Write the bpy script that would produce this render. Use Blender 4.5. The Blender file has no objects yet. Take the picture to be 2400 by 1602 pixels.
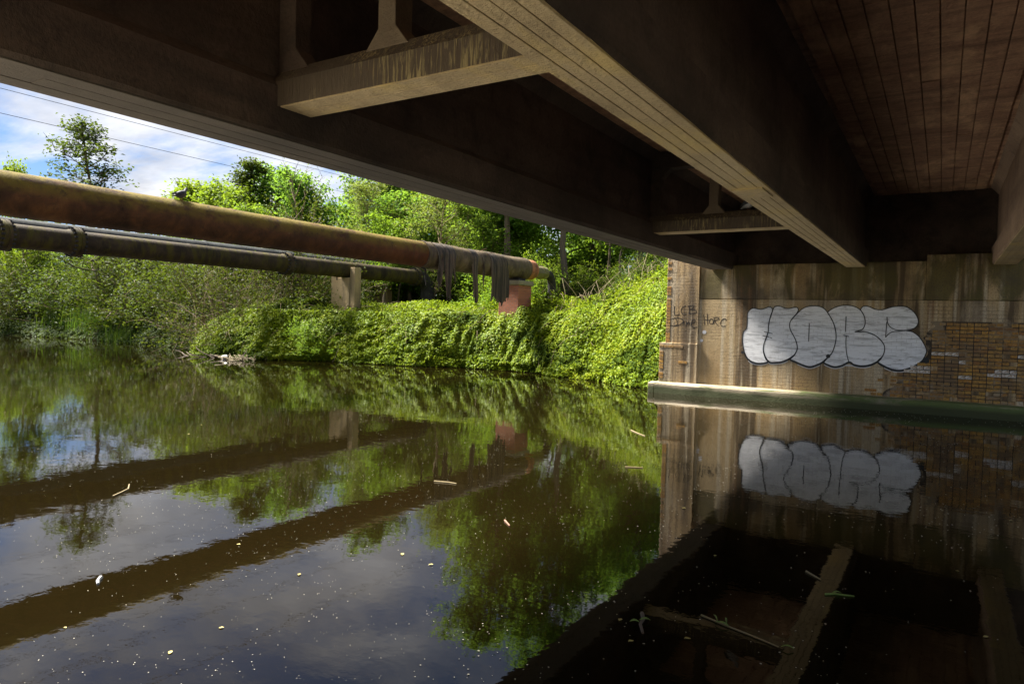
import bpy, bmesh, math, random
import numpy as np
from mathutils import Matrix, Vector
from mathutils.geometry import tessellate_polygon

sc = bpy.context.scene
COL = sc.collection
rad = math.radians

# ------------------------------------------------------------ camera
cd = bpy.data.cameras.new('camera'); cam = bpy.data.objects.new('camera', cd); COL.objects.link(cam)
cd.sensor_width = 36.0; cd.lens = 24.406; cd.clip_start = 0.05; cd.clip_end = 3000
RI = Vector((0.84947857, 0.52705043, 0.02457664)); UP = Vector((-0.03770157, 0.01417318, 0.99918853)); FW = Vector((-0.52627441, 0.84971582, -0.03191044))
cam.matrix_world = Matrix(((RI.x, UP.x, -FW.x, 0), (RI.y, UP.y, -FW.y, 0), (RI.z, UP.z, -FW.z, 1.9), (0, 0, 0, 1)))
sc.camera = cam

# ------------------------------------------------------------ sun, sky, exposure
SUN_EL, SUN_AZ = 52.0, 265.0          # azimuth clockwise from +Y
sun_vec = Vector((math.sin(rad(SUN_AZ)) * math.cos(rad(SUN_EL)), math.cos(rad(SUN_AZ)) * math.cos(rad(SUN_EL)), math.sin(rad(SUN_EL))))
sl = bpy.data.lights.new('sun', 'SUN'); sl.energy = 5.0; sl.angle = rad(17.0); sl.color = (1.0, 0.94, 0.84)
so = bpy.data.objects.new('sun', sl); COL.objects.link(so); so.location = sun_vec * 100
so.rotation_euler = sun_vec.to_track_quat('Z', 'Y').to_euler()

sc.view_settings.view_transform = 'Standard'; sc.view_settings.look = 'None'
sc.view_settings.gamma = 1.0; sc.view_settings.exposure = 2.5
sc.cycles.use_denoising = True
sc.cycles.max_bounces = 10; sc.cycles.diffuse_bounces = 5; sc.cycles.glossy_bounces = 5; sc.cycles.transmission_bounces = 4
sc.cycles.sample_clamp_indirect = 4.0; sc.cycles.blur_glossy = 0.36


class NT:
    """small helper around a node tree"""
    def __init__(s, tree):
        s.t = tree; s.n = tree.nodes; s.l = tree.links
    def node(s, kind, **kw):
        nd = s.n.new(kind)
        for k, v in kw.items():
            setattr(nd, k, v)
        return nd
    def put(s, nd, key, v):
        if v is None:
            return
        if isinstance(v, bpy.types.NodeSocket):
            s.l.new(v, nd.inputs[key])
        else:
            if isinstance(v, tuple) and len(v) == 3 and nd.inputs[key].type == 'RGBA':
                v = (*v, 1)
            nd.inputs[key].default_value = v
    def coord(s, which='Object'):
        return s.node('ShaderNodeTexCoord').outputs[which]
    def mapping(s, vec, scale=(1, 1, 1), loc=(0, 0, 0), rot=(0, 0, 0)):
        m = s.node('ShaderNodeMapping'); s.put(m, 'Vector', vec); s.put(m, 'Scale', scale); s.put(m, 'Location', loc); s.put(m, 'Rotation', rot)
        return m.outputs[0]
    def noise(s, vec, scale=1.0, detail=4.0, rough=0.55, dist=0.0, out='Fac'):
        nd = s.node('ShaderNodeTexNoise'); s.put(nd, 'Vector', vec); s.put(nd, 'Scale', scale); s.put(nd, 'Detail', detail); s.put(nd, 'Roughness', rough); s.put(nd, 'Distortion', dist)
        return nd.outputs[out]
    def ramp(s, fac, stops, interp='LINEAR'):
        r = s.node('ShaderNodeValToRGB'); r.color_ramp.interpolation = interp; s.put(r, 'Fac', fac)
        e = r.color_ramp.elements
        while len(e) < len(stops):
            e.new(0.5)
        for i, (p, c) in enumerate(stops):
            e[i].position = p; e[i].color = (*c, 1) if isinstance(c, tuple) else (c, c, c, 1)
        return r.outputs[0]
    def mix(s, fac, a, b, mode='MIX'):
        m = s.node('ShaderNodeMix', data_type='RGBA', blend_type=mode)
        s.put(m, 0, fac); s.put(m, 6, a); s.put(m, 7, b)
        return m.outputs[2]
    def math(s, op, a, b=0.0, c=None, clamp=False):
        m = s.node('ShaderNodeMath', operation=op, use_clamp=clamp); s.put(m, 0, a); s.put(m, 1, b)
        if c is not None:
            s.put(m, 2, c)
        return m.outputs[0]
    def sep(s, vec):
        x = s.node('ShaderNodeSeparateXYZ'); s.put(x, 0, vec); return x.outputs
    def bump(s, height, dist=0.01, strength=1.0, normal=None):
        b = s.node('ShaderNodeBump'); s.put(b, 'Height', height); s.put(b, 'Distance', dist); s.put(b, 'Strength', strength)
        if normal is not None:
            s.put(b, 'Normal', normal)
        return b.outputs[0]


def new_mat(name):
    m = bpy.data.materials.new(name); m.use_nodes = True
    t = NT(m.node_tree); t.n.clear()
    o = t.node('ShaderNodeOutputMaterial'); p = t.node('ShaderNodeBsdfPrincipled'); t.l.new(p.outputs[0], o.inputs[0])
    return m, t, p, o


# world: Nishita sky with a broken layer of cloud
w = bpy.data.worlds.new('World'); sc.world = w; w.use_nodes = True
t = NT(w.node_tree); t.n.clear()
bg = t.node('ShaderNodeBackground'); wo = t.node('ShaderNodeOutputWorld'); t.l.new(bg.outputs[0], wo.inputs[0])
sky = t.node('ShaderNodeTexSky', sky_type='NISHITA', sun_disc=False, sun_elevation=rad(SUN_EL), sun_rotation=rad(SUN_AZ), air_density=0.75, dust_density=0.2, ozone_density=3.0)
dirv = t.coord('Generated')
x, y, z = t.sep(dirv)
zz = t.math('ADD', t.math('MAXIMUM', z, 0.0), 0.16)
cmb = t.node('ShaderNodeCombineXYZ'); t.put(cmb, 0, t.math('DIVIDE', x, zz)); t.put(cmb, 1, t.math('DIVIDE', y, zz)); t.put(cmb, 2, 0.0)
cv = t.mapping(cmb.outputs[0], scale=(0.62, 0.9, 1), loc=(0.35, 0.9, 0.0))
n1 = t.noise(cv, 1.35, 9, 0.58, 0.25)
n2 = t.noise(cv, 2.6, 5, 0.6, 0.1)
cover = t.ramp(n1, [(0.44, 0.0), (0.54, 0.75), (0.65, 1.0)])
tone = t.ramp(n2, [(0.34, (2.2, 2.2, 2.3)), (0.64, (4.4, 4.4, 4.5))])
blue = t.mix(1.0, sky.outputs[0], (0.42, 0.47, 0.53), 'MULTIPLY')
colr = t.mix(cover, blue, tone)
t.put(bg, 'Color', colr); t.put(bg, 'Strength', 0.05)


# ------------------------------------------------------------ object helpers
def link(name, me, mat=None, parent=None):
    o = bpy.data.objects.new(name, me); COL.objects.link(o)
    if mat is not None and me is not None and not me.materials:
        me.materials.append(mat)
    if parent is not None:
        o.parent = parent
    return o
def tag(o, label=None, cat=None, group=None, kind=None):
    if label: o['label'] = label
    if cat: o['category'] = cat
    if group: o['group'] = group
    if kind: o['kind'] = kind
    return o
def empty(name, loc=(0, 0, 0), rz=0.0):
    o = bpy.data.objects.new(name, None); COL.objects.link(o); o.location = loc; o.rotation_euler = (0, 0, rz); o.empty_display_size = 0.2
    return o

class MB:
    """collects geometry, then becomes one mesh"""
    def __init__(s):
        s.v = []; s.f = []; s.nv = 0
    def add(s, verts, faces):
        verts = np.asarray(verts, float).reshape(-1, 3); s.v.append(verts)
        b = s.nv; s.f.extend([tuple(i + b for i in f) for f in faces]); s.nv += len(verts)
        return s
    def box(s, x0, x1, y0, y1, z0, z1):
        return s.add([(x0, y0, z0), (x1, y0, z0), (x1, y1, z0), (x0, y1, z0), (x0, y0, z1), (x1, y0, z1), (x1, y1, z1), (x0, y1, z1)],
                     [(0, 3, 2, 1), (4, 5, 6, 7), (0, 1, 5, 4), (1, 2, 6, 5), (2, 3, 7, 6), (3, 0, 4, 7)])
    def prism(s, poly, y0, y1, axis='y'):
        """polygon in (x,z) pushed along y (or in (y,z) along x, or (x,y) along z)"""
        n = len(poly)
        def P(a, b, c):
            return (a, c, b) if axis == 'y' else ((c, a, b) if axis == 'x' else (a, b, c))
        vs = [P(a, b, y0) for a, b in poly] + [P(a, b, y1) for a, b in poly]
        fs = [(i, (i + 1) % n, (i + 1) % n + n, i + n) for i in range(n)] + [tuple(range(n))[::-1], tuple(range(n, 2 * n))]
        return s.add(vs, fs)
    def tube(s, pts, rs, seg=12, cap=True):
        pts = np.asarray(pts, float); n = len(pts); rs = np.broadcast_to(np.asarray(rs, float), (n,))
        tg = np.gradient(pts, axis=0); tg /= np.linalg.norm(tg, axis=1)[:, None] + 1e-12
        up = np.array([0, 0, 1.0]) if abs(tg[0][2]) < 0.9 else np.array([1.0, 0, 0])
        u = np.cross(tg[0], up); u /= np.linalg.norm(u)
        a = np.linspace(0, 2 * np.pi, seg, endpoint=False); V = []
        for i in range(n):
            u = u - tg[i] * (u @ tg[i]); u /= np.linalg.norm(u); v = np.cross(tg[i], u)
            V.append(pts[i] + rs[i] * (np.cos(a)[:, None] * u + np.sin(a)[:, None] * v))
        F = []
        for i in range(n - 1):
            for j in range(seg):
                k = (j + 1) % seg; F.append((i * seg + j, i * seg + k, (i + 1) * seg + k, (i + 1) * seg + j))
        if cap:
            F.append(tuple(range(seg))[::-1]); F.append(tuple(range((n - 1) * seg, n * seg)))
        return s.add(np.concatenate(V), F)
    def tube_y(s, X, Z, ys, rs, seg=48, wob=None):
        """turned pipe along Y with a radius for each station; wob(y,a) adds to the radius"""
        ys = np.asarray(ys, float); rs = np.asarray(rs, float); a = np.linspace(0, 2 * np.pi, seg, endpoint=False)
        Y, A = np.meshgrid(ys, a, indexing='ij'); Rr = np.repeat(rs[:, None], seg, 1)
        if wob is not None:
            Rr = Rr + wob(Y, A)
        V = np.stack([X + Rr * np.cos(A), Y, Z + Rr * np.sin(A)], -1).reshape(-1, 3); n = len(ys); F = []
        for i in range(n - 1):
            for j in range(seg):
                k = (j + 1) % seg; F.append((i * seg + j, (i + 1) * seg + j, (i + 1) * seg + k, i * seg + k))
        F.append(tuple(range(seg))); F.append(tuple(range((n - 1) * seg, n * seg))[::-1])
        return s.add(V, F)
    def mesh(s, name, smooth=False, bevel=0.0):
        me = bpy.data.meshes.new(name)
        v = np.concatenate(s.v) if s.v else np.zeros((0, 3))
        me.from_pydata(v.tolist(), [], s.f)
        if bevel > 0:
            bm = bmesh.new(); bm.from_mesh(me)
            bmesh.ops.bevel(bm, geom=[e for e in bm.edges if len(e.link_faces) == 2 and e.calc_face_angle(0) > 0.5], offset=bevel, segments=2, affect='EDGES', profile=0.6)
            bm.to_mesh(me); bm.free()
        if smooth:
            me.polygons.foreach_set('use_smooth', [True] * len(me.polygons))
            try:
                me.set_sharp_from_angle(angle=rad(40))
            except Exception:
                pass
        me.update()
        return me
    def build(s, name, mat, parent=None, smooth=False, bevel=0.0):
        return link(name, s.mesh(name, smooth, bevel), mat, parent)

def fast_mesh(name, verts, quads, smooth=False):
    """large quad mesh straight from arrays"""
    me = bpy.data.meshes.new(name); nv, nf = len(verts), len(quads)
    me.vertices.add(nv); me.vertices.foreach_set('co', np.asarray(verts, np.float32).ravel())
    me.loops.add(nf * 4); me.loops.foreach_set('vertex_index', np.asarray(quads, np.int32).ravel())
    me.polygons.add(nf); me.polygons.foreach_set('loop_start', np.arange(0, nf * 4, 4, dtype=np.int32))
    me.update(calc_edges=True)
    if smooth:
        me.polygons.foreach_set('use_smooth', [True] * nf)
    me.validate()
    return me

def leaf_quads(c, nrm, length, width, rng, droop=0.15):
    """one folded diamond leaf per centre"""
    n = len(c); nrm = nrm / (np.linalg.norm(nrm, axis=1)[:, None] + 1e-9)
    r = rng.normal(size=(n, 3)); u = np.cross(nrm, r); u /= np.linalg.norm(u, axis=1)[:, None] + 1e-9
    v = np.cross(nrm, u); L = (length * rng.uniform(0.65, 1.3, n))[:, None]; W = (width * rng.uniform(0.7, 1.25, n))[:, None]
    a = c - u * L * 0.5; b = c + v * W * 0.5 + nrm * L * droop; d = c - v * W * 0.5 + nrm * L * droop; e = c + u * L * 0.5 - nrm * L * droop
    return np.stack([a, b, e, d], 1).reshape(-1, 3), np.arange(n * 4).reshape(n, 4)

def vnoise(x, y, seed=0, scale=1.0):
    """smooth value noise, vectorised"""
    x = np.asarray(x, float) * scale; y = np.asarray(y, float) * scale
    xi = np.floor(x).astype(np.int64); yi = np.floor(y).astype(np.int64); fx = x - xi; fy = y - yi
    fx = fx * fx * (3 - 2 * fx); fy = fy * fy * (3 - 2 * fy)
    def hsh(a, b):
        q = (a * 374761393 + b * 668265263 + seed * 982451653) & 0x7fffffff
        q = ((q ^ (q >> 13)) * 1274126177) & 0x7fffffff
        return ((q ^ (q >> 16)) % 10007) / 10007.0
    return (hsh(xi, yi) * (1 - fx) + hsh(xi + 1, yi) * fx) * (1 - fy) + (hsh(xi, yi + 1) * (1 - fx) + hsh(xi + 1, yi + 1) * fx) * fy

# ------------------------------------------------------------ materials
M = {}
def concrete(name, a, b, streak=0.5, stain=(0.05, 0.045, 0.035), stain_amt=0.5, scale=1.0, grain=60, bump=0.006, rough=0.9, axis='z', moss=None, lichen_or_glow=None):
    m, t, p, o = new_mat(name); co = t.coord()
    base = t.mix(t.ramp(t.noise(co, 0.7 * scale, 6, 0.6, 0.3), [(0.32, 0.0), (0.68, 1.0)]), a, b)
    sv = (2.6, 2.6, 0.22) if axis == 'z' else ((3.0, 0.25, 3.0) if axis == 'y' else (0.25, 3, 3))
    st = t.noise(t.mapping(co, scale=sv), 1.0 * scale, 6, 0.6, 0.4)
    base = t.mix(t.math('MULTIPLY', t.ramp(st, [(0.45, 0.0), (0.72, 1.0)]), streak), base, stain)
    base = t.mix(t.math('MULTIPLY', t.ramp(t.noise(co, 2.4 * scale, 7, 0.7, 0.8), [(0.52, 0.0), (0.75, 1.0)]), stain_amt), base, stain)
    fine = t.noise(co, grain, 3, 0.7)
    base = t.mix(t.ramp(fine, [(0.3, 0.35), (0.62, 0.0)]), base, stain)
    if moss is not None:
        base = t.mix(t.math('MULTIPLY', t.ramp(t.noise(co, 1.9, 6, 0.65, 0.5), [(0.5, 0.0), (0.62, 1.0)]), moss[3]), base, moss[:3])
    if lichen_or_glow is not None:
        base = t.mix(t.ramp(t.noise(t.mapping(co, loc=(3, 5, 1), scale=(1.0, 0.55, 1.0)), 1.5, 6, 0.65, 0.4), [(0.52, 0.0), (0.66, 0.8)]), base, lichen_or_glow)
    t.put(p, 'Base Color', base); t.put(p, 'Roughness', rough)
    hgt = t.math('ADD', fine, t.math('MULTIPLY', t.noise(co, 9, 5, 0.6), 1.5))
    nb = t.bump(hgt, bump)
    t.put(p, 'Normal', nb)
    M[name] = m
    return m
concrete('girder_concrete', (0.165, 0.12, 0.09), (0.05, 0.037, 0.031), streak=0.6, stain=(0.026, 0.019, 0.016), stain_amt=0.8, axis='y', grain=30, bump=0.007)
concrete('outer_soffit', (0.15, 0.125, 0.10), (0.085, 0.072, 0.06), streak=0.5, stain=(0.06, 0.05, 0.042), stain_amt=0.5, axis='y')  # darker concrete for the outer girder's soffit boards
concrete('soffit_concrete', (0.64, 0.51, 0.30), (0.50, 0.385, 0.215), streak=0.35, stain=(0.17, 0.125, 0.07), stain_amt=0.6, axis='y', grain=34, bump=0.012, lichen_or_glow=(0.62, 0.47, 0.19))
concrete('lit_girder', (0.42, 0.29, 0.19), (0.25, 0.165, 0.11), streak=0.5, stain=(0.08, 0.05, 0.036), stain_amt=0.6, axis='y', grain=30, bump=0.008)  # lighter girder copy; warm light on the third girder put into its colour
concrete('deck_concrete', (0.68, 0.42, 0.26), (0.46, 0.26, 0.165), streak=0.6, stain=(0.13, 0.075, 0.05), stain_amt=0.5, axis='x', scale=2.2, grain=26, bump=0.016, lichen_or_glow=(0.82, 0.53, 0.31))  # orange patches paint sunlight thrown up by the water onto the deck
concrete('frame_concrete', (0.25, 0.20, 0.135), (0.18, 0.14, 0.10), streak=0.3, stain=(0.07, 0.055, 0.04), stain_amt=0.4)
concrete('post_concrete', (0.46, 0.34, 0.175), (0.34, 0.245, 0.12), streak=0.8, stain=(0.05, 0.045, 0.035), stain_amt=0.3)
concrete('stone_coping', (0.30, 0.26, 0.18), (0.24, 0.22, 0.13), streak=0.3, stain_amt=0.4)

# droppings on the bottom beams of the cross frames
m, t, p, o = new_mat('fouled_concrete'); co = t.coord()
base = t.mix(t.noise(co, 3, 5), (0.15, 0.115, 0.08), (0.095, 0.075, 0.055))
drip = t.noise(t.mapping(co, scale=(34, 34, 3.2)), 1.0, 6, 0.7, 0.8)
patch = t.ramp(t.noise(co, 2.0, 3), [(0.42, 0.0), (0.56, 1.0)])
base = t.mix(t.math('MULTIPLY', t.ramp(drip, [(0.50, 0.0), (0.60, 1.0)]), t.math('ADD', t.math('MULTIPLY', patch, 0.85), 0.04)), base, (0.44, 0.365, 0.18))
t.put(p, 'Base Color', base); t.put(p, 'Roughness', 0.95); t.put(p, 'Normal', t.bump(drip, 0.03)); M['fouled_concrete'] = m

def wall_mat(name, lower):
    m, t, p, o = new_mat(name); co = t.coord(); x, y, z = t.sep(co)
    base = t.mix(t.ramp(t.noise(co, 0.55, 6, 0.6, 0.4), [(0.35, 0.0), (0.65, 1.0)]), (0.54, 0.40, 0.215), (0.40, 0.265, 0.12))
    s1 = t.noise(t.mapping(co, scale=(1.9, 1, 0.12)), 1.0, 7, 0.6, 0.3)
    base = t.mix(t.ramp(s1, [(0.46, 0.0), (0.58, 0.9)]), base, (0.075, 0.048, 0.024))
    s2 = t.noise(t.mapping(co, scale=(6.5, 1, 0.2), loc=(4, 0, 1)), 1.0, 6, 0.55, 0.2)
    base = t.mix(t.ramp(s2, [(0.52, 0.0), (0.63, 0.75)]), base, (0.62, 0.52, 0.36))
    s3 = t.noise(t.mapping(co, scale=(5.3, 1, 0.3), loc=(9, 0, 2)), 1.0, 6, 0.6, 0.2)
    base = t.mix(t.ramp(s3, [(0.58, 0.0), (0.72, 0.8)]), base, (0.24, 0.125, 0.05))
    if not lower:
        s4 = t.noise(t.mapping(co, scale=(1.5, 1, 0.6), loc=(3, 0, 5)), 1.0, 6, 0.6, 0.6)
        base = t.mix(t.ramp(s4, [(0.44, 0.0), (0.55, 0.85)]), base, (0.10, 0.085, 0.022))
        base = t.mix(t.ramp(t.noise(co, 0.9, 6, 0.6), [(0.42, 0.0), (0.62, 0.75)]), base, (0.07, 0.052, 0.035))
    else:
        s5 = t.noise(t.mapping(co, scale=(0.8, 1, 0.5), loc=(1, 0, 2)), 1.0, 5, 0.6, 0.6)
        base = t.mix(t.ramp(s5, [(0.52, 0.0), (0.66, 0.65)]), base, (0.46, 0.38, 0.27))
    grit = t.noise(co, 42, 4, 0.75)
    base = t.mix(t.ramp(grit, [(0.33, 0.7), (0.5, 0.0)]), base, (0.06, 0.05, 0.035))
    # courses of the brickwork ghosting through the render
    bt = t.node('ShaderNodeTexBrick', offset=0.5); t.put(bt, 'Vector', t.mapping(co, rot=(rad(90), 0, 0))); t.put(bt, 'Scale', 1.0)
    t.put(bt, 'Brick Width', 0.2); t.put(bt, 'Row Height', 0.084); t.put(bt, 'Mortar Size', 0.009); t.put(bt, 'Mortar Smooth', 0.4)
    ghost = t.math('MULTIPLY', bt.outputs['Fac'], t.ramp(t.noise(co, 1.2, 4, 0.6), [(0.42, 0.0), (0.6, 1.0)]))
    hgt = t.math('ADD', t.math('MULTIPLY', grit, 1.0), t.math('MULTIPLY', t.noise(co, 7, 5, 0.6), 1.2))
    if lower:
        base = t.mix(t.math('MULTIPLY', ghost, 0.42), base, (0.075, 0.055, 0.038))
        hgt = t.math('SUBTRACT', hgt, t.math('MULTIPLY', ghost, 0.8))
    t.put(p, 'Base Color', base); t.put(p, 'Roughness', 0.88); t.put(p, 'Normal', t.bump(hgt, 0.008)); M[name] = m
wall_mat('rendered_wall', True); wall_mat('cap_concrete', False)

m, t, p, o = new_mat('old_brick'); oi = t.node('ShaderNodeObjectInfo').outputs['Random']; co = t.coord()
base = t.ramp(oi, [(0.0, (0.36, 0.16, 0.035)), (0.2, (0.46, 0.235, 0.045)), (0.4, (0.52, 0.29, 0.06)), (0.55, (0.30, 0.17, 0.055)), (0.7, (0.44, 0.265, 0.075)), (0.88, (0.54, 0.29, 0.05)), (1.0, (0.24, 0.125, 0.045))])
nv = t.node('ShaderNodeVectorMath', operation='ADD'); t.put(nv, 0, co); cx = t.node('ShaderNodeCombineXYZ'); t.put(cx, 0, t.math('MULTIPLY', oi, 40.0)); t.l.new(cx.outputs[0], nv.inputs[1])
base = t.mix(t.ramp(t.noise(nv.outputs[0], 22, 5, 0.7), [(0.42, 0.0), (0.66, 0.7)]), base, (0.06, 0.042, 0.028))
base = t.mix(t.ramp(t.noise(nv.outputs[0], 11, 5, 0.7), [(0.60, 0.0), (0.70, 0.55)]), base, (0.46, 0.40, 0.32))
gp = t.node('ShaderNodeNewGeometry').outputs['Position']
base = t.mix(t.ramp(t.noise(gp, 1.7, 6, 0.65, 0.6), [(0.48, 0.0), (0.64, 0.75)]), base, (0.17, 0.115, 0.068))
base = t.mix(t.ramp(t.noise(t.mapping(gp, loc=(7, 0, 3)), 2.3, 6, 0.7, 0.6), [(0.54, 0.0), (0.66, 0.75)]), base, (0.33, 0.27, 0.185))
t.put(p, 'Base Color', base); t.put(p, 'Roughness', 0.85); t.put(p, 'Normal', t.bump(t.noise(nv.outputs[0], 60, 4, 0.7), 0.006)); M['old_brick'] = m
m, t, p, o = new_mat('whitewashed_brick'); co = t.coord()
t.put(p, 'Base Color', t.mix(t.ramp(t.noise(co, 30, 5, 0.7), [(0.45, 0.0), (0.6, 1.0)]), (0.68, 0.64, 0.58), (0.30, 0.19, 0.09))); t.put(p, 'Roughness', 0.8); M['whitewashed_brick'] = m
m, t, p, o = new_mat('mortar'); co = t.coord()
base = t.mix(t.noise(co, 12, 5), (0.03, 0.022, 0.016), (0.07, 0.053, 0.036))
base = t.mix(t.ramp(t.noise(co, 2.1, 6, 0.65, 0.6), [(0.50, 0.0), (0.58, 1.0)]), base, t.mix(t.noise(co, 9, 5), (0.34, 0.27, 0.175), (0.16, 0.12, 0.08)))
t.put(p, 'Base Color', base); t.put(p, 'Roughness', 0.95); t.put(p, 'Normal', t.bump(t.noise(co, 40, 5, 0.7), 0.012)); M['mortar'] = m

m, t, p, o = new_mat('ledge_stone'); co = t.coord(); x, y, z = t.sep(co)
base = t.mix(t.noise(co, 2.5, 6), (0.34, 0.285, 0.195), (0.22, 0.18, 0.12))
mo = t.noise(t.mapping(co, scale=(0.6, 3, 3)), 1.4, 6, 0.65, 0.5)
mx = t.math('MULTIPLY', t.math('ADD', x, 5.5), 0.09, clamp=True)
base = t.mix(t.math('MULTIPLY', t.ramp(t.math('ADD', mo, t.math('MULTIPLY', mx, 0.25)), [(0.52, 0.0), (0.66, 1.0)]), 0.9), base, (0.075, 0.115, 0.018))
wet = t.math('SUBTRACT', t.math('ADD', 0.17, t.math('MULTIPLY', t.noise(co, 1.6, 4), 0.10)), z)
base = t.mix(t.math('MULTIPLY', wet, 12.0, clamp=True), base, (0.045, 0.052, 0.014))
t.put(p, 'Base Color', base); t.put(p, 'Roughness', 0.75); t.put(p, 'Normal', t.bump(t.noise(co, 25, 5, 0.7), 0.01)); M['ledge_stone'] = m

m, t, p, o = new_mat('silver_paint'); co = t.coord()
br = t.noise(t.mapping(co, scale=(2.2, 1, 15)), 1.0, 6, 0.7, 0.5)
base = t.mix(t.ramp(br, [(0.38, 0.75), (0.50, 0.0)]), (0.88, 0.89, 0.91), (0.36, 0.36, 0.37))
base = t.mix(t.ramp(t.noise(co, 3, 4), [(0.4, 0.0), (0.75, 0.45)]), base, (0.88, 0.89, 0.92))
bt = t.node('ShaderNodeTexBrick', offset=0.5); t.put(bt, 'Vector', t.mapping(co, rot=(rad(90), 0, 0))); t.put(bt, 'Scale', 1.0); t.put(bt, 'Brick Width', 0.2); t.put(bt, 'Row Height', 0.084); t.put(bt, 'Mortar Size', 0.007); t.put(bt, 'Mortar Smooth', 0.5)
base = t.mix(t.math('MULTIPLY', bt.outputs['Fac'], t.ramp(t.noise(co, 2.2, 4), [(0.4, 0.0), (0.6, 0.45)])), base, (0.40, 0.39, 0.38))
base = t.mix(t.ramp(t.noise(t.mapping(co, scale=(2.5, 1, 9), loc=(2, 0, 5)), 1.3, 6, 0.7, 1.0), [(0.60, 0.0), (0.66, 0.6)]), base, (0.30, 0.29, 0.28))
t.put(p, 'Base Color', base); t.put(p, 'Roughness', 0.5); t.put(p, 'Metallic', 0.0); t.put(p, 'Normal', t.bump(br, 0.006)); M['silver_paint'] = m
def plain(name, col, rough=0.7, var=0.25, scale=8.0, metallic=0.0):
    m, t, p, o = new_mat(name); co = t.coord()
    d = tuple(c * (1 - var) for c in col)
    t.put(p, 'Base Color', t.mix(t.noise(co, scale, 4), col, d)); t.put(p, 'Roughness', rough); t.put(p, 'Metallic', metallic); M[name] = m
    return m
plain('black_paint', (0.014, 0.016, 0.02), 0.5); plain('white_paint', (0.72, 0.72, 0.74), 0.6); plain('tag_ink', (0.022, 0.017, 0.014), 0.6)
plain('wire_black', (0.03, 0.03, 0.03), 0.6); plain('pigeon_grey', (0.075, 0.078, 0.09), 0.8, 0.4, 30); plain('pigeon_dark', (0.03, 0.03, 0.036), 0.7); plain('pigeon_white', (0.6, 0.6, 0.62), 0.8, 0.3, 30); plain('pigeon_leg', (0.4, 0.12, 0.08), 0.7)
plain('litter_white', (0.40, 0.41, 0.42), 0.35); plain('dry_reed', (0.22, 0.17, 0.08), 0.8, 0.3, 20); plain('dead_stick', (0.10, 0.07, 0.045), 0.9, 0.4, 20)
plain('green_stem', (0.13, 0.20, 0.03), 0.7); plain('fallen_leaf', (0.40, 0.33, 0.09), 0.7, 0.5, 6); plain('speck', (0.70, 0.65, 0.52), 0.8, 0.6, 40)
plain('pink_rust', (0.25, 0.13, 0.08), 0.9, 0.4, 14)

m, t, p, o = new_mat('rusty_pipe_paint'); co = t.coord(); x, y, z = t.sep(co)
n = t.noise(co, 1.6, 8, 0.65, 0.4)
base = t.ramp(n, [(0.30, (0.018, 0.011, 0.007)), (0.46, (0.055, 0.029, 0.016)), (0.60, (0.10, 0.049, 0.022)), (0.74, (0.15, 0.08, 0.03))])
red = t.math('MULTIPLY', t.math('SUBTRACT', y, 12.0), 0.16, clamp=True)
base = t.mix(t.math('MULTIPLY', red, 0.5), base, (0.16, 0.05, 0.024))
top = t.math('MULTIPLY', t.math('SUBTRACT', z, 3.90), 3.8, clamp=True)
mossn = t.ramp(t.noise(t.mapping(co, scale=(1.5, 0.8, 1.5)), 2.2, 7, 0.65, 0.4), [(0.36, 0.0), (0.52, 1.0)])
base = t.mix(t.math('MULTIPLY', t.math('MULTIPLY', mossn, top), 0.9), base, (0.155, 0.12, 0.017))
base = t.mix(t.ramp(t.noise(co, 5.5, 7, 0.7, 0.5), [(0.56, 0.0), (0.68, 0.75)]), base, (0.04, 0.028, 0.02))
flk = t.noise(co, 17, 5, 0.7)
base = t.mix(t.ramp(flk, [(0.68, 0.0), (0.74, 0.75)]), base, (0.42, 0.40, 0.34))
rn = t.noise(t.mapping(co, scale=(5, 5, 0.8)), 1.0, 6, 0.65, 0.3)
base = t.mix(t.ramp(rn, [(0.52, 0.0), (0.70, 0.6)]), base, (0.05, 0.03, 0.022))
t.put(p, 'Base Color', base); t.put(p, 'Roughness', 0.85); t.put(p, 'Specular IOR Level', 0.15); t.put(p, 'Normal', t.bump(t.math('ADD', flk, t.noise(co, 60, 4, 0.7)), 0.008)); M['rusty_pipe_paint'] = m

def pipe_mat(name, a, b, c, cm, moss=0.6):
    m, t, p, o = new_mat(name); co = t.coord()
    base = t.ramp(t.noise(co, 2.0, 7, 0.65, 0.4), [(0.34, a), (0.5, b), (0.7, c)])
    rn = t.noise(t.mapping(co, scale=(3, 4.5, 0.9)), 1.0, 6, 0.65, 0.3)
    base = t.mix(t.math('MULTIPLY', t.ramp(rn, [(0.48, 0.0), (0.60, 1.0)]), moss), base, cm)
    base = t.mix(t.ramp(t.noise(co, 14, 5, 0.7), [(0.66, 0.0), (0.74, 0.5)]), base, (0.35, 0.35, 0.31))
    t.put(p, 'Base Color', base); t.put(p, 'Roughness', 0.8); t.put(p, 'Specular IOR Level', 0.15); t.put(p, 'Normal', t.bump(t.noise(co, 40, 5, 0.7), 0.008)); M[name] = m
pipe_mat('dark_pipe_paint', (0.022, 0.017, 0.011), (0.038, 0.028, 0.017), (0.07, 0.05, 0.028), (0.07, 0.06, 0.009), 0.75)
pipe_mat('grey_pipe_paint', (0.02, 0.022, 0.024), (0.032, 0.036, 0.038), (0.055, 0.06, 0.06), (0.03, 0.033, 0.024), 0.3)
pipe_mat('tar_wrap', (0.05, 0.037, 0.027), (0.098, 0.073, 0.05), (0.19, 0.145, 0.095), (0.12, 0.10, 0.03), 0.35)
pipe_mat('bitumen_black', (0.018, 0.017, 0.018), (0.032, 0.03, 0.03), (0.06, 0.055, 0.05), (0.035, 0.033, 0.03), 0.3)
m, t, p, o = new_mat('hanging_wrap'); co = t.coord()
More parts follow.
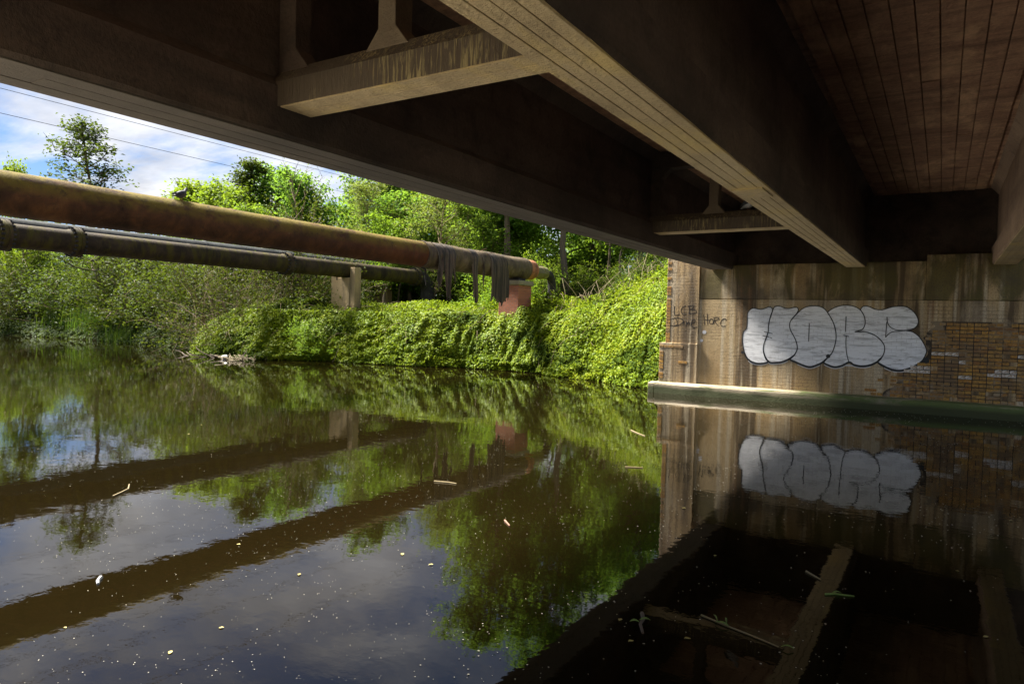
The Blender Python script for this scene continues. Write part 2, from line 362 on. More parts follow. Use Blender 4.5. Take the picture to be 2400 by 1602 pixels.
sv = t.noise(t.mapping(co, scale=(8, 9, 0.5)), 1.0, 5, 0.6)
base = t.mix(t.ramp(sv, [(0.40, 0.0), (0.62, 1.0)]), (0.02, 0.015, 0.012), (0.095, 0.068, 0.046))
t.put(p, 'Base Color', base); t.put(p, 'Roughness', 0.8); t.put(p, 'Normal', t.bump(sv, 0.02)); M['hanging_wrap'] = m
m, t, p, o = new_mat('rust_red'); co = t.coord()
t.put(p, 'Base Color', t.ramp(t.noise(co, 4, 7, 0.65, 0.4), [(0.34, (0.11, 0.045, 0.025)), (0.5, (0.33, 0.115, 0.05)), (0.68, (0.42, 0.20, 0.07))])); t.put(p, 'Roughness', 0.8); t.put(p, 'Normal', t.bump(t.noise(co, 50, 4), 0.008)); M['rust_red'] = m
pipe_mat('olive_pipe_paint', (0.10, 0.09, 0.05), (0.17, 0.15, 0.085), (0.22, 0.20, 0.13), (0.15, 0.14, 0.04), 0.5)
m, t, p, o = new_mat('red_brickwork'); co = t.coord()
bt = t.node('ShaderNodeTexBrick', offset=0.5); t.put(bt, 'Vector', t.mapping(co, rot=(rad(90), 0, 0))); t.put(bt, 'Scale', 1.0); t.put(bt, 'Brick Width', 0.225); t.put(bt, 'Row Height', 0.078); t.put(bt, 'Mortar Size', 0.008)
t.put(bt, 'Color1', (0.42, 0.145, 0.075)); t.put(bt, 'Color2', (0.33, 0.115, 0.06)); t.put(bt, 'Mortar', (0.25, 0.17, 0.12))
t.put(p, 'Base Color', bt.outputs[0]); t.put(p, 'Roughness', 0.9); t.put(p, 'Normal', t.bump(t.math('SUBTRACT', 1.0, bt.outputs['Fac']), 0.01)); M['red_brickwork'] = m

def leaf_mat(name, a, b, c, trans=0.45, rough=0.6, spec=0.10):
    m, t, p, o = new_mat(name); co = t.coord(); oi = t.node('ShaderNodeObjectInfo').outputs['Random']
    n1 = t.noise(co, 9.0, 2, 0.7); n2 = t.noise(co, 0.8, 3)
    col = t.ramp(t.math('ADD', t.math('MULTIPLY', n1, 0.65), t.math('MULTIPLY', n2, 0.35)), [(0.34, a), (0.5, b), (0.66, c)])
    hs = t.node('ShaderNodeHueSaturation'); t.put(hs, 'Color', col); t.put(hs, 'Value', t.math('ADD', 0.82, t.math('MULTIPLY', oi, 0.36))); t.put(hs, 'Hue', t.math('ADD', 0.485, t.math('MULTIPLY', oi, 0.03)))
    col = hs.outputs[0]
    t.put(p, 'Base Color', col); t.put(p, 'Roughness', rough); t.put(p, 'Specular IOR Level', spec)
    tr = t.node('ShaderNodeBsdfTranslucent'); t.put(tr, 'Color', t.mix(0.35, col, (0.26, 0.34, 0.02)))
    ms = t.node('ShaderNodeMixShader'); t.put(ms, 0, trans); t.l.new(p.outputs[0], ms.inputs[1]); t.l.new(tr.outputs[0], ms.inputs[2]); t.l.new(ms.outputs[0], o.inputs[0])
    M[name] = m
leaf_mat('nettle_leaf', (0.05, 0.105, 0.005), (0.145, 0.225, 0.008), (0.27, 0.315, 0.011), 0.35, 0.5, 0.08)
leaf_mat('bramble_leaf', (0.022, 0.05, 0.006), (0.05, 0.095, 0.009), (0.10, 0.15, 0.016), 0.3, 0.65, 0.04)
leaf_mat('bright_leaf', (0.06, 0.13, 0.010), (0.115, 0.21, 0.014), (0.18, 0.27, 0.020), 0.5)
leaf_mat('wood_leaf', (0.055, 0.13, 0.018), (0.095, 0.195, 0.022), (0.145, 0.25, 0.03), 0.58)
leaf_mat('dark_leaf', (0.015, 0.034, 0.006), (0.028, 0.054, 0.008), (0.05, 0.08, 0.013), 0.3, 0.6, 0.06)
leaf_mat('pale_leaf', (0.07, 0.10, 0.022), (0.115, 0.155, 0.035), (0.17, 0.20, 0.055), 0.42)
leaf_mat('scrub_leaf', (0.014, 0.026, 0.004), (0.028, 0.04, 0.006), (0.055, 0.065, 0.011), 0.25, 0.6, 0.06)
leaf_mat('reed_leaf', (0.03, 0.09, 0.012), (0.05, 0.14, 0.02), (0.08, 0.19, 0.03), 0.3)
m, t, p, o = new_mat('bark'); co = t.coord()
t.put(p, 'Base Color', t.mix(t.noise(t.mapping(co, scale=(6, 6, 1)), 2.0, 5), (0.17, 0.13, 0.085), (0.08, 0.06, 0.042))); t.put(p, 'Roughness', 0.95); t.put(p, 'Normal', t.bump(t.noise(t.mapping(co, scale=(8, 8, 1.5)), 3.0, 5), 0.03)); M['bark'] = m
m, t, p, o = new_mat('pale_twig'); co = t.coord()
t.put(p, 'Base Color', t.mix(t.noise(co, 3.0, 4), (0.26, 0.19, 0.11), (0.14, 0.10, 0.06))); t.put(p, 'Roughness', 0.9); M['pale_twig'] = m
m, t, p, o = new_mat('earth'); co = t.coord()
t.put(p, 'Base Color', t.ramp(t.noise(co, 0.9, 7, 0.65), [(0.35, (0.035, 0.03, 0.016)), (0.5, (0.05, 0.06, 0.018)), (0.68, (0.075, 0.085, 0.025))])); t.put(p, 'Roughness', 1.0); t.put(p, 'Specular IOR Level', 0.0); t.put(p, 'Normal', t.bump(t.noise(co, 6, 5), 0.1)); M['earth'] = m

plain('pale_bounce', (0.50, 0.45, 0.36), 0.95, 0.25, 3.0)  # pale surface of the added bounce apron
m, t, p, o = new_mat('river_water'); co = t.coord()
mud = t.mix(t.noise(co, 0.35, 4), (0.0064, 0.0043, 0.0011), (0.0047, 0.0034, 0.0010))
t.put(p, 'Base Color', mud); t.put(p, 'Roughness', 0.012); t.put(p, 'IOR', 1.42); t.put(p, 'Specular IOR Level', 0.5)
b1 = t.noise(t.mapping(co, scale=(0.8, 1.0, 1), rot=(0, 0, rad(25))), 1.5, 3, 0.5, 0.3)
b2 = t.noise(t.mapping(co, scale=(1, 1.3, 1)), 8.0, 3, 0.5)
nb = t.bump(b1, 0.0022); nb = t.bump(b2, 0.00045, normal=nb)
t.put(p, 'Normal', nb); M['river_water'] = m

# ------------------------------------------------------------ ground and water
BX = np.array([-400, -90, -66, -53, -44, -33, -28, -24.2, -21.5, -18.7, -15.5, -12.2, -9.5, -7.6, -6.8, -6.3, 400])
BY = np.array([-20, 6, 16.0, 22.6, 22.8, 21.4, 19.6, 18.7, 20.6, 21.4, 22.1, 21.9, 20.7, 19.7, 19.2, 18.95, 18.95])
def bank_y(x): return np.interp(x, BX, BY)
def ground_z(x, y):
    x = np.asarray(x, float); y = np.asarray(y, float)
    d = y - bank_y(x) + np.where(x < -7.5, 0.9 * (vnoise(x, x * 0, 51, 0.45) - 0.5) + 0.15 * (vnoise(x, x * 0, 52, 1.3) - 0.5), 0.0)
    left = np.clip((-28 - x) / 16.0, 0, 1)
    top = 2.0 - 1.15 * left
    emb = np.clip((x + 13.0) * 0.30, 0, 3.2)
    prof = np.interp(d, [-3, -0.5, 0, 0.5, 1.0, 1.8, 3.5, 9, 30, 90], [-1.6, -0.5, -0.05, 0.80, 1.38, 1.78, 2.05, 2.1, 2.3, 3.0]) / 2.0
    prof = prof + np.clip((d - 0.2) / 0.7, 0, 1) * np.clip((6 - d) / 3, 0, 1) * 0.32 * np.exp(-((x + 13.7) / 1.0) ** 2)
    far = np.where(d > 0, prof * top, prof * 2.0) + emb * np.clip((d - 0.3) / 3.2, 0, 1) * np.clip((26 - d) / 10.0, 0, 1)
    near = np.interp(-y, [-1.6, -0.7, -0.4, 0.0, 5.5, 10.0, 14, 60, 400], [-1.6, -0.4, 0.34, 0.38, 0.40, 4.9, 5.2, 5.2, 5.2])
    near = np.where(np.abs(x + 1.4) < 7, near, np.interp(-y, [-1.6, -0.7, -0.4, 0, 9, 14, 400], [-1.6, -0.4, 0.34, 0.38, 0.42, 1.2, 3.0]))
    z = np.where(y > 8, far, near)
    rough = (vnoise(x, y, 3, 0.6) - 0.5) * 0.35 * np.clip(np.where(y > 8, d, -y - 14.0) - 0.5, 0, 1)
    return z + rough
gx = np.concatenate([np.linspace(-600, -90, 18)[:-1], np.linspace(-90, -60, 20)[:-1], np.linspace(-60, 12, 170)[:-1], np.linspace(12, 60, 26)[:-1], np.linspace(60, 600, 18)])
gy = np.concatenate([np.linspace(-600, -20, 16)[:-1], np.linspace(-20, -3, 16)[:-1], np.linspace(-3, 2, 14)[:-1], np.linspace(2, 16, 8)[:-1], np.linspace(16, 36, 90)[:-1], np.linspace(36, 80, 30)[:-1], np.linspace(80, 700, 20)])
XX, YY = np.meshgrid(gx, gy, indexing='ij'); ZZ = ground_z(XX, YY)
ni, nj = XX.shape; idx = np.arange(ni * nj).reshape(ni, nj)
q = np.stack([idx[:-1, :-1], idx[1:, :-1], idx[1:, 1:], idx[:-1, 1:]], -1).reshape(-1, 4)
tag(link('ground', fast_mesh('ground', np.stack([XX, YY, ZZ], -1).reshape(-1, 3), q, True), M['earth']), kind='structure')
tag(MB().add([(-600, -200, 0), (400, -200, 0), (400, 200, 0), (-600, 200, 0)], [(0, 1, 2, 3)]).build('water', M['river_water']), kind='structure')

tp = MB()  # unseen pale apron, added to bounce sunlight up under the bridge
tp.add([(-60, -9.0, 0.45), (-60, 0.42, 0.45), (60, 0.42, 0.45), (60, -9.0, 0.45), (-60, 0.46, -1.0), (60, 0.46, -1.0), (-60, 0.46, 0.43), (60, 0.46, 0.43)], [(0, 3, 2, 1), (1, 2, 7, 6), (6, 7, 5, 4)])
tag(tp.build('bounce_apron', M['pale_bounce']), kind='structure')

# ------------------------------------------------------------ bridge
ZS, ZD = 3.37, 5.10
bridge = tag(empty('road_bridge', (-0.4, 18.6, 0)), 'concrete road bridge overhead on heavy girders, spanning from the graffiti abutment', 'bridge')
def bpart(mb, name, mat, parent, **kw):
    """part of a thing whose root may sit away from the origin; geometry stays in world coordinates"""
    o = mb.build(name, mat, parent, **kw)
    r = parent
    while r.parent is not None:
        r = r.parent
    if parent is r:
        o.matrix_parent_inverse = Matrix.Translation(-Vector(r.location))
    return o
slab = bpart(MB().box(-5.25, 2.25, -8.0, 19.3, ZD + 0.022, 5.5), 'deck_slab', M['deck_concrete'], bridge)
bpart(MB().box(-5.29, -5.03, -8.0, 19.6, 5.503, 6.5), 'parapet', M['girder_concrete'], bridge, bevel=0.02)
bpart(MB().box(2.0, 2.29, -8.0, 19.6, 5.503, 6.3), 'parapet', M['girder_concrete'], bridge, bevel=0.02)
def girder(xa, xb, strips, seed, board='soffit_concrete', skin='girder_concrete'):
    w = xb - xa; c = (xa + xb) / 2; hw = w / 2; ww = hw - 0.085; f = 0.15
    right = [(hw - 0.02, ZS), (hw, ZS + 0.03), (hw, ZS + 0.40), (ww, ZS + 0.49), (ww, ZD - f), (ww + f, ZD + 0.02)]
    poly = [(c + a, b) for a, b in right] + [(c - a, b) for a, b in right[::-1]]
    ys = np.linspace(-8.0, 18.9, 110)
    mb = MB(); n = len(poly); V = []; F = []
    for i, yy in enumerate(ys):
        for k, (a, b) in enumerate(poly):
            jit = 0.012 * (vnoise(yy * 3 + k * 11.3, seed, seed) - 0.5)
            V.append((a + jit, yy, b + (jit if b < ZD - 0.2 else 0)))
    for i in range(len(ys) - 1):
        for k in range(n):
            k2 = (k + 1) % n; F.append((i * n + k, (i + 1) * n + k, (i + 1) * n + k2, i * n + k2))
    F.append(tuple(range(n))); F.append(tuple(range((len(ys) - 1) * n, len(ys) * n))[::-1])
    mb.add(V, F)
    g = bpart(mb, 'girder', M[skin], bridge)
    rng = random.Random(seed)
    edges = np.linspace(xa + 0.022, xb - 0.022, strips + 1)
    for s in range(strips):
        y = -7.9 + rng.uniform(0, 2)
        while y < 18.3:
            L = rng.uniform(3.2, 5.2); y1 = min(y + L, 18.4); dz = rng.uniform(0, 0.004)
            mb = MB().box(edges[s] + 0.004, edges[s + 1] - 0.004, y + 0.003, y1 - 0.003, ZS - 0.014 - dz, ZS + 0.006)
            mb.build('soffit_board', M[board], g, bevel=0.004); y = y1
    return g
G1 = girder(-5.29, -4.70, 3, 1, 'outer_soffit'); G2 = girder(-2.045, -1.59, 4, 2); G3 = girder(0.865, 1.33, 4, 3, skin='lit_girder')
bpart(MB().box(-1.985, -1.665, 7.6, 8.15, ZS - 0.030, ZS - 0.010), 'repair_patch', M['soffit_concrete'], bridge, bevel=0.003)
rng = random.Random(11)
def deck_boards(x0, x1, width, seed):
    rg = random.Random(seed); n = max(1, round((x1 - x0) / width)); e = np.linspace(x0, x1, n + 1)
    for i in range(n):
        y = -1.5 + rg.uniform(0, 2)
        while y < 18.6:
            y1 = min(y + rg.uniform(1.8, 3.4), 18.85); dz = rg.uniform(0, 0.012)
            a = rg.uniform(0, 0.004)
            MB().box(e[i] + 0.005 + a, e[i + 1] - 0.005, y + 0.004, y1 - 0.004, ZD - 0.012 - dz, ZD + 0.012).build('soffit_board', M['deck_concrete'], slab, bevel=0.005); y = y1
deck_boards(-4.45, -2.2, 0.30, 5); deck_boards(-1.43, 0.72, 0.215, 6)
bpart(MB().box(-5.2, 2.2, 18.93, 19.28, 2.8, ZD + 0.01), 'end_wall', M['girder_concrete'], bridge)

def cross_frame(y0, y1):
    xl, xr = -4.79, -1.955; xm = -3.59
    bot = [(y0, 3.60), (y1, 3.60), (y1, 3.86), (y1 - 0.05, 3.93), (y0 + 0.10, 3.93), (y0, 3.80)]
    fr = bpart(MB().prism(bot, xl, xr, 'x'), 'cross_frame', M['fouled_concrete'], bridge)
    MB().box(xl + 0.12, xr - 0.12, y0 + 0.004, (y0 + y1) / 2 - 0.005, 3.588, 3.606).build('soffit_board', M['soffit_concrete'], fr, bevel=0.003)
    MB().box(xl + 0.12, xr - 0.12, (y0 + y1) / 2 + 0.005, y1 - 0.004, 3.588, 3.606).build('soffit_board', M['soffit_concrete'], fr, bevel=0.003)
    a, b = y0 + 0.07, y1 - 0.07
    st = [(xm - 0.21, 3.90), (xm + 0.21, 3.90), (xm + 0.085, 4.05), (xm + 0.085, 4.62), (xm + 0.22, 4.80), (xm - 0.22, 4.80), (xm - 0.085, 4.62), (xm - 0.085, 4.05)]
    MB().prism(st, a, b).build('strut', M['frame_concrete'], fr, bevel=0.008)
    MB().box(xl, xr, a - 0.02, b + 0.02, 4.79, ZD + 0.005).build('top_beam', M['girder_concrete'], fr, bevel=0.008)
    MB().prism([(xl, 3.9), (xl + 0.36, 3.9), (xl + 0.2, 4.08), (xl + 0.2, 4.6), (xl + 0.38, 4.80), (xl, 4.80)], a + 0.01, b - 0.01).build('jamb', M['girder_concrete'], fr, bevel=0.008)
    MB().prism([(xr, 3.9), (xr, 4.80), (xr - 0.38, 4.80), (xr - 0.2, 4.6), (xr - 0.2, 4.08), (xr - 0.36, 3.9)], a + 0.01, b - 0.01).build('jamb', M['girder_concrete'], fr, bevel=0.008)
cross_frame(3.85, 4.18); cross_frame(12.5, 12.83)

# ------------------------------------------------------------ abutment
YW = 18.45
abut = tag(empty('abutment_wall', (-0.4, 19.0, 0)), 'stained bridge abutment wall with silver bubble graffiti and worn yellow brickwork', 'wall')
wl = bpart(MB().box(-6.44, 9.0, YW, 19.68, -1.2, 2.566), 'rendered_wall', M['rendered_wall'], abut)
bpart(MB().box(-5.55, -0.362, YW + 0.004, 19.66, 2.582, 3.47).box(-0.358, 9.0, YW - 0.012, 19.66, 2.582, 3.61).box(-5.5, 8.9, YW + 0.05, 19.6, 2.55, 2.60), 'cap_beam', M['cap_concrete'], abut, bevel=0.012)
bpart(MB().box(-6.452, -5.562, YW - 0.035, 19.70, 0.2, 5.6), 'corner_pilaster', M['rendered_wall'], abut, bevel=0.01)
bpart(MB().box(-6.60, -5.55, YW - 0.085, 19.72, -0.4, 1.38), 'pilaster_base', M['rendered_wall'], abut, bevel=0.012)
lg = MB(); prof = [(18.455, -0.9), (18.455, 0.315), (18.30, 0.303), (18.225, 0.285), (18.20, 0.24), (18.195, 0.10), (18.19, -0.2), (18.18, -0.9)]
xs = np.linspace(-6.66, 9.0, 90); V = []; F = []; n = len(prof)
for i, x in enumerate(xs):
    for k, (a, b) in enumerate(prof):
        s = 0 if k in (0, 1, n - 1) else 1
        V.append((x, a + s * 0.022 * (vnoise(x * 2.3, k * 1.7, 8) - 0.5), b + s * 0.02 * (vnoise(x * 1.9, k * 2.1, 9) - 0.5)))
for i in range(len(xs) - 1):
    for k in range(n):
        k2 = (k + 1) % n; F.append((i * n + k, i * n + k2, (i + 1) * n + k2, (i + 1) * n + k))
F.append(tuple(range(n))[::-1]); F.append(tuple(range((len(xs) - 1) * n, len(xs) * n)))
lg.add(V, F); bpart(lg, 'footing_ledge', M['ledge_stone'], abut)
bpart(MB().prism([(18.19, -0.8), (18.24, 0.27), (18.5, 0.30), (18.5, -0.8)][::-1], -6.86, -6.672, 'x'), 'end_stone', M['ledge_stone'], abut, bevel=0.02)

# worn bricks, English bond
CO, ST, HE = 0.084, 0.266, 0.133
def brick_mesh(L):
    return MB().box(-L / 2 + 0.007, L / 2 - 0.007, -0.014, 0.03, -CO / 2 + 0.0085, CO / 2 - 0.0085).mesh('brick', bevel=0.005)
BM = {k: brick_mesh(k) for k in (ST, HE)}
WM = {k: brick_mesh(k) for k in (ST, HE)}
for k in BM: BM[k].materials.append(M['old_brick'])
for k in WM: WM[k].materials.append(M['whitewashed_brick'])
def brick_edge(z):
    e = -0.22 if z > 1.12 else -0.60 - 0.45 * (1.12 - z) / 0.8
    return e + 0.26 * (vnoise(z * 5.0, 3.1, 4) - 0.5) + 0.12 * (vnoise(z * 14.0, 1.1, 6) - 0.5)
zz_ = np.linspace(0.325, 2.10, 48)
bed_poly = [(float(brick_edge(z)) - 0.04, float(z)) for z in zz_] + [(1.9, 2.10 + 0.03 * math.sin(9 * k)) for k in (0,)] + [(1.9, 0.325)]
bed = bpart(MB().prism(bed_poly, YW - 0.0035, YW + 0.01), 'mortar_bed', M['mortar'], abut)
rng = random.Random(5); cand = []; gone = MB()
for r in range(21):
    z = 0.36 + CO * r; L = HE if r % 2 == 0 else ST; off = (0.0 if r % 2 == 0 else HE / 2)
    for c in range(-2, 26):
        x = -1.2 + off + c * L
        dd_ = float(brick_edge(z)) - 0.02 - (x - L / 2)
        if x > 1.78 or dd_ > 0.55 or (dd_ > 0 and (z > 1.0 or rng.random() < 0.35 + dd_)): continue
        q = vnoise(x * 1.6, z * 2.2, 21)
        keep = q < (0.94 if r < 9 else 0.86) and rng.random() > 0.03
        if not keep:
            if dd_ <= 0:
                j = rng.uniform(-0.004, 0.004); gone.box(x - L / 2 - 0.004, x + L / 2 + 0.004, YW - 0.0095 + j, YW + 0.02, z - CO / 2 - 0.004, z + CO / 2 + 0.004)
            continue
        cand.append((x, z, L, r))
cand.sort(key=lambda b: (b[0] > 1.52, b[3]))
extra = MB(); made = 0
for (x, z, L, r) in cand:
    if made < 296 or False:
        white = (6 <= r <= 12) and vnoise(x * 2.4, z * 5.0, 33) > 0.66
        o = link('brick', (WM if white else BM)[L], None, abut); o.matrix_parent_inverse = Matrix.Translation(-Vector(abut.location))
        o.location = (x + rng.uniform(-0.003, 0.003), YW + rng.uniform(-0.006, 0.010), z + rng.uniform(-0.004, 0.004)); o.rotation_euler = (0, rng.uniform(-0.012, 0.012), rng.uniform(-0.01, 0.01)); made += 1
    else:
        extra.box(x - L / 2 + 0.006, x + L / 2 - 0.006, YW - 0.01, YW + 0.03, z - CO / 2 + 0.006, z + CO / 2 - 0.006)
if gone.nv: bpart(gone, 'render_patch', M['rendered_wall'], abut, bevel=0.004)['kind'] = 'stuff'
# brick quoins on the corner
for r in range(38):
    z = 0.44 + CO * r; L = HE
    base = z < 1.36
    if rng.random() < 0.30: continue
    xl = (-6.60 if base else -6.452) - 0.004
    yy = (YW - 0.085 if base else YW - 0.035)
    mesh = BM[L]
    o = link('brick', mesh, None, abut); o.matrix_parent_inverse = Matrix.Translation(-Vector(abut.location)); o.location = (xl + L / 2, yy + 0.004, z)
for r in range(5, 14):
    z = 0.44 + CO * r
    if z > 1.3: break
    for c in range(1, 3):
        if rng.random() < 0.75: continue
        o = link('brick', BM[ST], None, abut); o.matrix_parent_inverse = Matrix.Translation(-Vector(abut.location)); o.location = (-6.60 + (HE if r % 2 == 0 else ST) + ST * (c - 0.5), YW - 0.085 + 0.006, z)

# ------------------------------------------------------------ graffiti: paint on the wall
GR = {"shapes":{"L1":[[-4.294,2.207],[-4.241,2.302],[-4.152,2.35],[-4.038,2.328],[-3.948,2.322],[-3.86,2.353],[-3.773,2.389],[-3.706,2.367],[-3.681,2.298],[-3.721,2.171],[-3.749,2.032],[-3.767,1.893],[-3.768,1.754],[-3.801,1.614],[-3.852,1.473],[-3.873,1.31],[-3.853,1.195],[-3.805,1.081],[-3.746,0.996],[-3.834,0.952],[-3.967,0.933],[-4.126,0.959],[-4.254,1.047],[-4.327,1.172],[-4.366,1.312],[-4.395,1.476],[-4.396,1.641],[-4.37,1.748],[-4.311,1.82],[-4.296,1.926],[-4.294,2.067]],"L2":[[-3.681,2.275],[-3.651,2.367],[-3.587,2.407],[-3.488,2.399],[-3.378,2.359],[-3.271,2.354],[-3.165,2.384],[-3.09,2.374],[-3.071,2.306],[-3.116,2.215],[-3.198,2.112],[-3.248,2.02],[-3.26,1.917],[-3.23,1.804],[-3.161,1.681],[-3.097,1.547],[-3.062,1.413],[-3.073,1.299],[-3.133,1.183],[-3.247,1.086],[-3.396,1.01],[-3.569,0.977],[-3.702,0.982],[-3.793,1.07],[-3.847,1.195],[-3.873,1.31],[-3.856,1.461],[-3.812,1.614],[-3.768,1.754],[-3.767,1.893],[-3.745,2.043],[-3.71,2.171]],"O":[[-3.055,2.273],[-2.952,2.364],[-2.828,2.411],[-2.683,2.423],[-2.559,2.402],[-2.454,2.337],[-2.347,2.184],[-2.26,2.02],[-2.203,1.823],[-2.186,1.647],[-2.21,1.47],[-2.264,1.291],[-2.351,1.176],[-2.469,1.047],[-2.61,0.962],[-2.754,0.913],[-2.902,0.945],[-3.074,1.015],[-3.226,1.087],[-3.123,1.195],[-3.067,1.311],[-3.062,1.413],[-3.097,1.547],[-3.161,1.681],[-3.23,1.804],[-3.26,1.917],[-3.248,2.02],[-3.187,2.112]],"R":[[-2.391,2.271],[-2.292,2.361],[-2.154,2.422],[-2.015,2.446],[-1.857,2.432],[-1.737,2.379],[-1.657,2.304],[-1.594,2.186],[-1.569,2.036],[-1.603,1.905],[-1.679,1.849],[-1.785,1.814],[-1.62,1.823],[-1.484,1.801],[-1.348,1.741],[-1.23,1.638],[-1.15,1.513],[-1.141,1.385],[-1.178,1.255],[-1.268,1.133],[-1.417,1.039],[-1.59,0.997],[-1.766,1.019],[-1.877,1.079],[-2.022,0.994],[-2.181,0.946],[-2.324,0.978],[-2.439,1.049],[-2.351,1.176],[-2.264,1.291],[-2.21,1.47],[-2.186,1.647],[-2.203,1.823],[-2.26,2.02],[-2.347,2.184]],"C":[[-1.678,2.347],[-1.641,2.413],[-1.574,2.435],[-1.487,2.414],[-1.39,2.366],[-1.275,2.346],[-1.162,2.365],[-1.033,2.413],[-0.867,2.436],[-0.719,2.412],[-0.589,2.32],[-0.502,2.186],[-0.48,2.061],[-0.53,1.956],[-0.627,1.901],[-0.718,1.875],[-0.589,1.849],[-0.459,1.749],[-0.364,1.607],[-0.295,1.443],[-0.317,1.318],[-0.384,1.179],[-0.523,1.057],[-0.684,0.974],[-0.83,0.938],[-0.979,0.957],[-1.132,1.022],[-1.268,1.122],[-1.178,1.255],[-1.141,1.385],[-1.15,1.513],[-1.23,1.638],[-1.348,1.741],[-1.484,1.801],[-1.62,1.823],[-1.785,1.814],[-1.679,1.849],[-1.603,1.905],[-1.569,2.036],[-1.594,2.186],[-1.657,2.304]]},"lines":[[[-1.118,2.185],[-1.104,2.068],[-1.054,1.963],[-0.939,1.892],[-0.773,1.88],[-0.627,1.894]],[[-1.118,2.068],[-1.129,1.705]],[[-1.129,1.705],[-1.048,1.804],[-0.938,1.85],[-0.718,1.873]],[[-3.873,1.755],[-3.661,1.711]],[[-3.898,1.657],[-3.668,1.6]],[[-2.803,1.996],[-2.802,1.547]],[[-1.986,2.179],[-1.986,1.807]],[[-2.029,1.725],[-1.905,1.701]],[[-1.965,1.71],[-1.966,1.524],[-1.944,1.305],[-1.886,1.078]]],"dots":[[-4.381,1.205,0.041],[-2.346,1.203,0.049],[-0.295,1.205,0.067]],"tags":{"LCB":[[[-6.232,2.375],[-6.213,2.14],[-6.069,2.169]],[[-5.914,2.389],[-6.007,2.343],[-6.045,2.249],[-6.001,2.17],[-5.888,2.172]],[[-5.825,2.385],[-5.813,2.187]],[[-5.859,2.379],[-5.74,2.404],[-5.698,2.36],[-5.789,2.293]],[[-5.789,2.293],[-5.655,2.281],[-5.622,2.234],[-5.679,2.194],[-5.834,2.178]]],"Dime":[[[-6.174,2.034],[-6.123,1.902],[-6.195,1.852]],[[-6.298,2.032],[-6.134,2.067],[-5.996,2.024],[-5.975,1.958],[-6.073,1.876],[-6.182,1.847],[-6.361,1.848]],[[-5.962,1.972],[-5.95,1.866]],[[-5.895,1.841],[-5.873,1.966],[-5.856,1.882],[-5.819,1.967],[-5.789,1.883]],[[-5.75,1.911],[-5.651,1.979],[-5.679,2.031],[-5.739,1.99],[-5.749,1.884],[-5.693,1.82],[-5.587,1.83]]],"Horc":[[[-5.432,2.167],[-5.391,1.893]],[[-5.336,2.181],[-5.313,1.895]],[[-5.396,2.024],[-5.265,2.013]],[[-5.227,2.058],[-5.267,2.013],[-5.265,1.948],[-5.222,1.915],[-5.176,1.937],[-5.174,2.015],[-5.227,2.058]],[[-5.144,2.055],[-5.158,1.925]],[[-5.175,2.067],[-5.073,2.103],[-5.026,2.062],[-5.142,2.003]],[[-5.142,2.003],[-5.035,1.871]],[[-4.827,2.015],[-4.867,2.066],[-4.943,2.033],[-4.978,1.942],[-4.937,1.866],[-4.848,1.876]]]},"wdots":[[-5.398,1.697,0.052],[-5.467,1.472,0.04]]}
def smooth_path(pts, closed, k=5):
    P = np.array(pts, float); n = len(P); out = []
    rngi = range(n if closed else n - 1)
    for i in rngi:
        if closed: p0, p1, p2, p3 = P[(i - 1) % n], P[i], P[(i + 1) % n], P[(i + 2) % n]
        else: p0, p1, p2, p3 = P[max(i - 1, 0)], P[i], P[i + 1], P[min(i + 2, n - 1)]
        for s in range(k):
            u = s / k; out.append(0.5 * ((2 * p1) + (-p0 + p2) * u + (2 * p0 - 5 * p1 + 4 * p2 - p3) * u * u + (-p0 + 3 * p1 - 3 * p2 + p3) * u ** 3))
    if not closed: out.append(P[-1])
    return np.array(out)
def ribbon(mb, path, width, y, closed=False, th=0.002):
    """painted line with a little body"""
    P = np.array(path); n = len(P)
    T = (np.roll(P, -1, 0) - np.roll(P, 1, 0)) if closed else np.gradient(P, axis=0)
    T /= np.linalg.norm(T, axis=1)[:, None] + 1e-9; N = np.stack([-T[:, 1], T[:, 0]], 1)
    w = np.broadcast_to(np.asarray(width, float), (n,))[:, None] / 2
    A, B = P + N * w, P - N * w
    V = [(a[0], y, a[1]) for a in A] + [(b[0], y, b[1]) for b in B] + [(a[0], y + th, a[1]) for a in A] + [(b[0], y + th, b[1]) for b in B]; F = []
    for i in range(n if closed else n - 1):
        j = (i + 1) % n
        F += [(i, j, n + j, n + i), (i, 2 * n + i, 2 * n + j, j), (n + i, n + j, 3 * n + j, 3 * n + i)]
    mb.add(V, F)
def fill(mb, path, y, th=0.002):
    P = [Vector((a, 0, b)) for a, b in path]; n = len(P)
    tri = tessellate_polygon([[Vector((v.x, v.z, 0)) for v in P]])
    V = [(v.x, y, v.z) for v in P] + [(v.x, y + th, v.z) for v in P]
    F = [tuple(q) for q in tri] + [(i, (i + 1) % n, (i + 1) % n + n, i + n) for i in range(n)]
    mb.add(V, F)
def disc(mb, c, r, y, n=20):
    fill(mb, [(c[0] + r * math.cos(2 * math.pi * k / n) * (1 + 0.05 * math.sin(3 * k)), c[1] + r * math.sin(2 * math.pi * k / n)) for k in range(n)], y)
def part_root(name, parent):
    o = empty(name); o.parent = parent; o.matrix_parent_inverse = Matrix.Translation(-Vector(parent.location))
    return o
graf = part_root('graffiti', abut)
graf['label'] = 'silver bubble letters outlined in black'
halo = MB()
